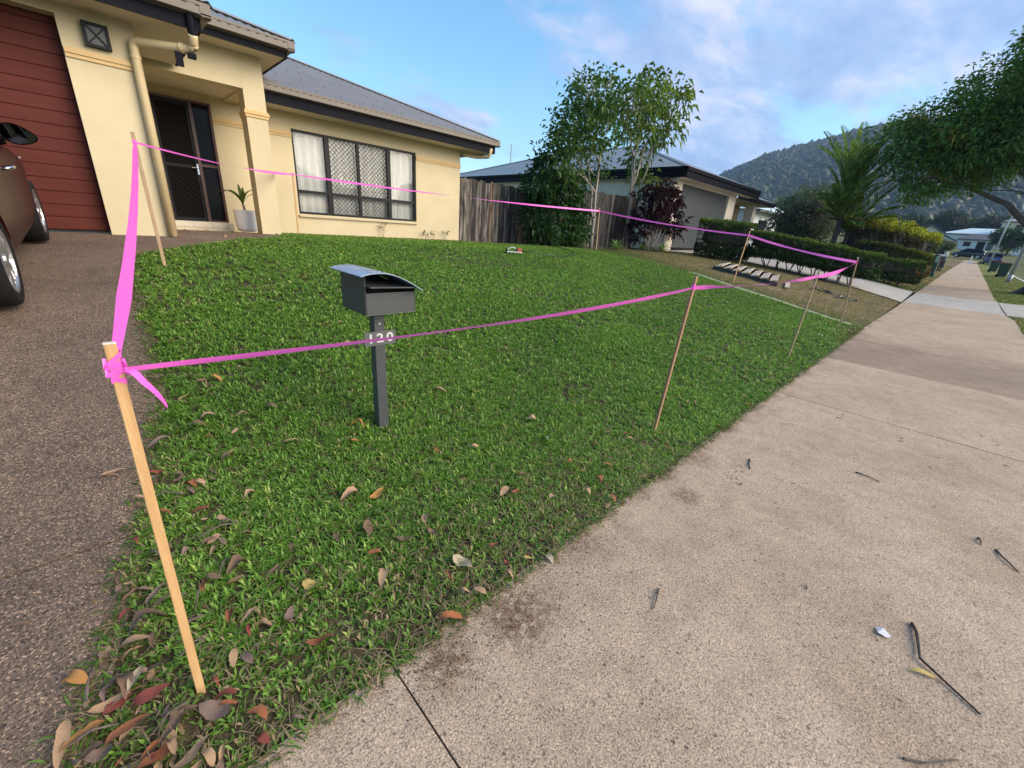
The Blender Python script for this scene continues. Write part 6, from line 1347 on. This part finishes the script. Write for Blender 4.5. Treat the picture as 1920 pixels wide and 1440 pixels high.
def tmp_obj(V, F):
    me = bpy.data.meshes.new('tmp'); me.from_pydata(V, [], F); bm = bmesh.new(); bm.from_mesh(me); bmesh.ops.recalc_face_normals(bm, faces=bm.faces); bm.to_mesh(me); bm.free()
    o = bpy.data.objects.new('tmp', me); COL.objects.link(o); return o
V, F = body_mesh(); bo = tmp_obj(V, F); cuts = []
for xw in (-1.22, 1.22):
    for sy in (-1, 1):
        mb = MB(); mb.tube([(xw, sy * .50, .30), (xw, sy * 1.0, .30)], .355, 32); c = tmp_obj(mb.v, mb.f); cuts.append(c)
        m_ = bo.modifiers.new('cut', 'BOOLEAN'); m_.operation = 'DIFFERENCE'; m_.object = c; m_.solver = 'EXACT'
dg = bpy.context.evaluated_depsgraph_get(); dg.update()
BODYMESH = bpy.data.meshes.new_from_object(bo.evaluated_get(dg)); BODYMESH.name = 'body'
for o in cuts + [bo]: bpy.data.objects.remove(o)
BODYMESH.polygons.foreach_set('use_smooth', [True] * len(BODYMESH.polygons))
try: BODYMESH.set_sharp_from_angle(angle=rad(38))
except Exception: pass
def make_car(label, paint, fwd, left, loc, group=None, rims='alloy', scale=1.0):
    f = Vector(fwd).normalized(); l = Vector(left); l = (l - f * l.dot(f)).normalized(); u = f.cross(l)
    car = thing('car', loc, label, 'car', group, local=True)
    car.matrix_world = Matrix(((f.x, l.x, u.x, loc[0]), (f.y, l.y, u.y, loc[1]), (f.z, l.z, u.z, loc[2]), (0, 0, 0, 1))) @ Matrix.Scale(scale, 4)
    me = BODYMESH.copy(); me.materials.clear(); me.materials.append(paint); b_ = bpy.data.objects.new('body', me); COL.objects.link(b_); b_.parent = car; ORG[b_.name] = (0, 0, 0)
    # cabin: glass volume, roof, pillars
    gx = [(-1.66, .97, -1.28, 1.40), (1.05, .93, .30, 1.45)]
    def cab(sc_, zt_): return [(-1.66, -.70 * sc_, .965), (1.02, -.735 * sc_, .925), (1.02, .735 * sc_, .925), (-1.66, .70 * sc_, .965), (-1.22, -.56 * sc_, zt_ - .03), (.28, -.585 * sc_, zt_), (.28, .585 * sc_, zt_), (-1.22, .56 * sc_, zt_ - .03)]
    CF = [(0, 3, 2, 1), (4, 5, 6, 7), (0, 1, 5, 4), (1, 2, 6, 5), (2, 3, 7, 6), (3, 0, 4, 7)]
    mb = MB(); mb.add(cab(1, 1.43), CF); mb.build('window_glass', M['glassdark'], car)
    mb = MB(); mb.add([(-1.36, -.60, 1.375), (.32, -.62, 1.405), (.32, .62, 1.405), (-1.36, .60, 1.375), (-1.24, -.50, 1.445), (.16, -.52, 1.475), (.16, .52, 1.475), (-1.24, .50, 1.445)], CF); mb.build('roof', paint, car, bevel=.03)
    mb = MB()
    for sy in (-1, 1):
        mb.bar((1.03, sy * .745, .92), (.28, sy * .60, 1.42), .05, .05, (0, sy, .4)); mb.bar((-1.66, sy * .71, .96), (-1.24, sy * .575, 1.40), .16, .05, (0, sy, .4)); mb.bar((.28, sy * .60, 1.42), (-1.24, sy * .575, 1.40), .05, .05, (0, sy, .4)); mb.bar((-.18, sy * .735, .94), (-.22, sy * .59, 1.42), .07, .04, (0, sy, .4))
    mb.build('window_frame', M['trim'] if rims == 'alloy' else paint, car)
    for xw in (-1.22, 1.22):
        for sy in (-1, 1):
            mb = MB(); prof_ = [(.205, -.085), (.25, -.095), (.283, -.09), (.298, -.06), (.300, 0), (.298, .06), (.283, .09), (.25, .095), (.205, .085)]
            tmp = MB(); tmp.lathe(prof_, (0, 0, 0), 32); mb.add([(xw + p[0], sy * .735 + p[2], .30 + p[1]) for p in tmp.v], tmp.f); wh = mb.build('wheel', M['rubber'], car, smooth=True)
            mb = MB(); yo = sy * .735; s_ = sy
            tmp = MB(); tmp.lathe([(.212, .072), (.212, .088), (.195, .086), (.186, .05), (.186, .02)], (0, 0, 0), 32); mb.add([(xw + p[0], yo + s_ * p[2], .30 + p[1]) for p in tmp.v], tmp.f)
            for k in range(6):
                a = k * math.pi / 3 + .3; ca_, sa_ = math.cos(a), math.sin(a); pts = []
                for r_, hw, yy in ((.03, .040, .074), (.10, .034, .082), (.165, .047, .080), (.194, .066, .070)):
                    pts.append([(xw + ca_ * r_ - sa_ * w2, yo + s_ * yy, .30 + sa_ * r_ + ca_ * w2) for w2 in (-hw, hw)])
                Vv = [q for p in pts for q in p]; mb.add(Vv + [(q[0], q[1] - s_ * .03, q[2]) for q in Vv], [(0, 1, 3, 2), (2, 3, 5, 4), (4, 5, 7, 6), (0, 2, 10, 8), (2, 4, 12, 10), (4, 6, 14, 12), (1, 9, 11, 3), (3, 11, 13, 5), (5, 13, 15, 7)])
            mb.tube([(xw, yo + s_ * .05, .30), (xw, yo + s_ * .088, .30)], .038, 16); mb.build('rim', M['alloy'], wh)
            mb = MB(); mb.tube([(xw, yo + s_ * .012, .30), (xw, yo + s_ * .016, .30)], .19, 24); mb.build('brake_disc', M['trim'], wh)
    for sy in (-1, 1):
        mb = MB()
        def sd(x, f_): zt = lerp_tab(x, TOPZ); return zt
        for xs_, za, zb in ((-.22, .27, .945), (.95, .30, .92)):     # door shut lines
            for k in range(8):
                z0 = za + (zb - za) * k / 8; z1 = za + (zb - za) * (k + 1) / 8
                y0 = sy * (np.interp(z0, [.17, .25, .39, .58, .70, .80, .89, .95], [.80, .955, 1.0, 1.0, .985, .985, .93, .80]) * .835 + .0015); y1 = sy * (np.interp(z1, [.17, .25, .39, .58, .70, .80, .89, .95], [.80, .955, 1.0, 1.0, .985, .985, .93, .80]) * .835 + .0015)
                mb.quad((xs_ - .003, y0, z0), (xs_ + .003, y0, z0), (xs_ + .003, y1, z1), (xs_ - .003, y1, z1))
        mb.build('door_seam', M['interior'], car)
        for xh in (-.15, -1.02):
            mb = MB(); P_ = [(xh - .02, sy * .825, .775), (xh, sy * .862, .785), (xh + .09, sy * .872, .788), (xh + .18, sy * .862, .785), (xh + .20, sy * .825, .775)]; mb.tube(P_, [.012, .014, .015, .014, .012], 8); mb.build('door_handle', M['chrome'], car, smooth=True)
        mb = MB(); mb.blob((1.10, sy * .815, .80), (.045, .014, .014), 2, 0); mb.build('side_lamp', M['alloy'], car, smooth=True)
        mb = MB(); mb.box((-.84, min(sy * .60, sy * .70), .14), (.84, max(sy * .60, sy * .70), .19)); mb.build('sill_trim', M['trim'], car, bevel=.015)
        # door mirror: teardrop shell with glass facing backwards, on a short arm
        mb = MB(); n1_, n2_ = 9, 16; Vv = []
        for i in range(n1_):
            t_ = i / (n1_ - 1)
            for k in range(n2_):
                a = 2 * math.pi * k / n2_; ry = .118; rz = .083
                ey = math.cos(a); ez = math.sin(a); sq = (1 - t_ ** 2.4) ** .5 if t_ < 1 else 0.02
                taper = 1 - .30 * ey   # outer end smaller
                Vv.append((.80 + .085 * t_, sy * (.885 + ry * ey * max(sq, .03)), 1.005 + rz * ez * taper * max(sq, .03) - .012 * ey))
        Ff = [(i * n2_ + k, i * n2_ + (k + 1) % n2_, (i + 1) * n2_ + (k + 1) % n2_, (i + 1) * n2_ + k) for i in range(n1_ - 1) for k in range(n2_)]
        mb.add(Vv, Ff); mb.bar((.86, sy * .72, .955), (.86, sy * .88, .965), .07, .035); mr_ = mb.build('door_mirror', M['carblack'], car, smooth=True)
        mb = MB(); ctr = [(.803, sy * (.885 + .108 * math.cos(2 * math.pi * k / 24)), 1.005 + .074 * math.sin(2 * math.pi * k / 24) * (1 - .30 * math.cos(2 * math.pi * k / 24)) - .012 * math.cos(2 * math.pi * k / 24)) for k in range(24)]
        mb.add(ctr, [tuple(range(24))]); mb.build('mirror_glass', M['mirrorglass'] if rims == 'alloy' else M['carblack'], mr_)
        mb = MB(); mb.blob((-1.74, sy * .66, .80), (.08, .09, .11), 2, 0); mb.build('tail_lamp', M['lampred'], car, smooth=True)
        mb = MB(); mb.blob((1.72, sy * .60, .66), (.13, .10, .06), 2, 0); mb.build('headlamp', M['alloy'], car, smooth=True)
    mb = MB(); mb.box((-1.885, -.2, .56), (-1.86, .2, .66)); mb.build('number_plate', M['plate'], car); mb = MB(); mb.box((-1.84, -.60, .20), (-1.70, .60, .34)); mb.build('bumper_insert', M['trim'], car, bevel=.02)
    return car
fw = Vector((.0320, .995, .100)).normalized()
make_car('dark maroon hatchback with silver alloy wheels parked on the driveway', M['paint'], fw, (-1, .032, 0), (-1.235, 5.58, .895))
def road_car(label, paint, x, y, hd, sc_=1.12):
    f = Vector((math.cos(hd), math.sin(hd), .03)); make_car(label, paint, f, (-math.sin(hd), math.cos(hd), 0), (x, y, g1(x, min(y, 0)) - .02), rims='plain', scale=sc_)
road_car('blue car parked across the verge ahead of the green bins', M['carblue'], 97.5, -3.5, rad(4), 1.15)
road_car('dark car parked side on before the dark roofed house', M['cardark'], 124, -1.1, rad(80), 1.25)
road_car('white car parked on the far right beyond the leaning pole', M['carwhite'], 108, -10.0, rad(-10), 1.2)

# ------------------------------------------------------------------ street furniture
def wheelie_bin(x, y, label, rz=0.0):
    zb = g1(x, y); b_ = thing('wheelie_bin', (x, y, zb), label, 'bin', 'green wheelie bins on the verge', rot=(0, 0, rz), local=True)
    mb = MB(); mb.add([(-.24, -.22, .06), (.24, -.22, .06), (.24, .22, .06), (-.24, .22, .06), (-.30, -.28, 1.0), (.34, -.28, 1.0), (.34, .28, 1.0), (-.30, .28, 1.0)], [(0, 3, 2, 1), (4, 5, 6, 7), (0, 1, 5, 4), (1, 2, 6, 5), (2, 3, 7, 6), (3, 0, 4, 7)]); mb.build('body', M['bin'], b_, bevel=.03)
    mb = MB(); mb.add([(-.34, -.30, 1.0), (.38, -.30, 1.0), (.38, .30, 1.0), (-.34, .30, 1.0), (-.30, -.26, 1.06), (.34, -.26, 1.09), (.34, .26, 1.09), (-.30, .26, 1.06)], [(0, 3, 2, 1), (4, 5, 6, 7), (0, 1, 5, 4), (1, 2, 6, 5), (2, 3, 7, 6), (3, 0, 4, 7)]); mb.build('lid', M['binlid'], b_, bevel=.01)
    for s_ in (-1, 1):
        mb = MB(); mb.tube([(.22, s_ * .20, .10), (.22, s_ * .26, .10)], .10, 16); mb.build('wheel', M['rubber'], b_)
    mb = MB(); mb.tube([(.38, -.22, 1.0), (.44, -.22, .98), (.44, .22, .98), (.38, .22, 1.0)], .018, 6); mb.build('handle', M['bin'], b_)
wheelie_bin(49.6, -2.65, 'dark green wheelie bin with red lid closest to the leaning metal pole', rad(90)); wheelie_bin(60.5, -2.55, 'dark green wheelie bin farther along the verge behind the other bin', rad(90))
pz = g1(43, -2.7); LPp = thing('lamp_post', (43, -2.72, pz), 'thick galvanised lamp post on the verge beside the tree trunk', 'lamp post')
mb = MB(); mb.tube([(43, -2.72, pz - .1), (43, -2.72, pz + 4), (43, -2.72, pz + 8)], [.11, .095, .06], 14); mb.build('pole', M['steel'], LPp, smooth=True)
mb = MB(); mb.tube([(43, -2.72, pz - .05), (43, -2.72, pz + .45)], .125, 14); mb.build('base_sleeve', M['steel'], LPp, smooth=True)
mb = MB(); mb.tube([(43, -2.72, pz + 7.9), (43, -3.2, pz + 8.7), (43, -4.4, pz + 9.0)], .045, 8); mb.build('arm', M['steel'], LPp, smooth=True); mb = MB(); mb.blob((43, -4.75, pz + 9.0), (.15, .42, .09), 2, 0); mb.build('lamp_head', M['alloy'], LPp, smooth=True)
pz = g1(88, -3.1); LP2 = thing('lamp_post', (88, -3.15, pz), 'thin pale lamp post with curved arm farther down the street', 'lamp post')
mb = MB(); mb.tube([(88, -3.15, pz - .1), (88, -3.12, pz + 5.6)] + [(88, -3.12 - 1.5 * (1 - math.cos(a)), pz + 5.6 + 1.55 * math.sin(a)) for a in np.linspace(.1, 1.5, 8)] + [(88, -6.0, pz + 7.2)], [.11, .085] + [.06] * 8 + [.05], 8); mb.build('pole', M['steel'], LP2, smooth=True)
mb = MB(); mb.blob((88, -6.3, pz + 7.2), (.16, .42, .1), 2, 0); mb.build('lamp_head', M['alloy'], LP2, smooth=True)
def utility_pillar(x, y, h, label):
    zb = g1(x, y); u_ = thing('utility_pillar', (x, y, zb), label, 'utility pillar')
    mb = MB(); a, b2, c = .22, .15, .11; mb.add([(x - a, y - a, zb - .1), (x + a, y - a, zb - .1), (x + a, y + a, zb - .1), (x - a, y + a, zb - .1), (x - b2, y - b2, zb + .25), (x + b2, y - b2, zb + .25), (x + b2, y + b2, zb + .25), (x - b2, y + b2, zb + .25), (x - b2, y - b2, zb + h * .62), (x + b2, y - b2, zb + h * .62), (x + b2, y + b2, zb + h * .62), (x - b2, y + b2, zb + h * .62)],
           [(0, 1, 5, 4), (1, 2, 6, 5), (2, 3, 7, 6), (3, 0, 4, 7), (4, 5, 9, 8), (5, 6, 10, 9), (6, 7, 11, 10), (7, 4, 8, 11), (8, 9, 10, 11)]); mb.build('base', M['pillargreen'], u_, bevel=.015)
    mb = MB(); mb.box((x - c, y - c, zb + h * .62), (x + c, y + c, zb + h)); mb.build('upper_case', M['pillargreen'], u_, bevel=.02); mb = MB(); mb.box((x - c - .012, y - c - .012, zb + h * .66), (x - c - .002, y + c - .06, zb + h * .96)); mb.build('marker_panel', M['pillarpale'], u_)
utility_pillar(40.4, .98, 1.38, 'green and pale utility pillar at the hedge end of the footpath'); utility_pillar(62, .95, 1.1, 'smaller green utility pillar beyond the maroon slatted screen')
zb = g1(51, 1.4); MS = thing('slatted_screen', (51, 1.4, zb), 'maroon slatted screen beside the footpath behind the utility pillar', 'screen')
for k in range(9): part('slat', M['purplefence'], [((51 + k * .005, .75 + k * .145, zb - .1), (51.04 + k * .005, .75 + k * .145 + .11, zb + 1.15))], MS)
part('rail', M['purplefence'], [((51.06, .75, zb + .9), (51.10, 2.05, zb + 1.0))], MS); part('cap', M['whitep'], [((50.9, .65, zb + 1.15), (51.3, 1.2, zb + 1.3))], MS)
zb = g1(90, -.9); bo_ = MB(); bo_.box((90, -1.35, zb - .1), (90.15, -1.2, zb + 1.0)); bo_.box((89.98, -1.37, zb + 1.0), (90.17, -1.18, zb + 1.06)); tag(bo_.build('marker_post', M['whitep'], origin=(90, -1.3, zb)), 'short white marker post where the footpath meets the blue car', 'post')
zb = g1(43.6, 1.6); tag(MB().box((43.2, 1.2, zb - .05), (44.3, 2.1, zb + .10)).build('pit_cover', M['kerb'], origin=(43.7, 1.6, zb), bevel=.02), 'low pale concrete pit cover at the foot of the utility pillar', 'pit cover')

# ------------------------------------------------------------------ air: haze that turns the far hills blue
mb = MB(); mb.box((-320, -1900, -3), (2300, 1960, 420))
hz = mb.build('haze', None); tag(hz, kind='stuff')
hm = bpy.data.materials.new('haze'); hm.use_nodes = True; t = hm.node_tree; t.nodes.clear()
pv = N(t, 'ShaderNodeVolumePrincipled'); pv.inputs['Density'].default_value = HAZE; pv.inputs['Color'].default_value = (.45, .66, .98, 1); pv.inputs['Anisotropy'].default_value = 0.2
ln(t, pv.outputs[0], N(t, 'ShaderNodeOutputMaterial').inputs['Volume']); hz.data.materials.append(hm)
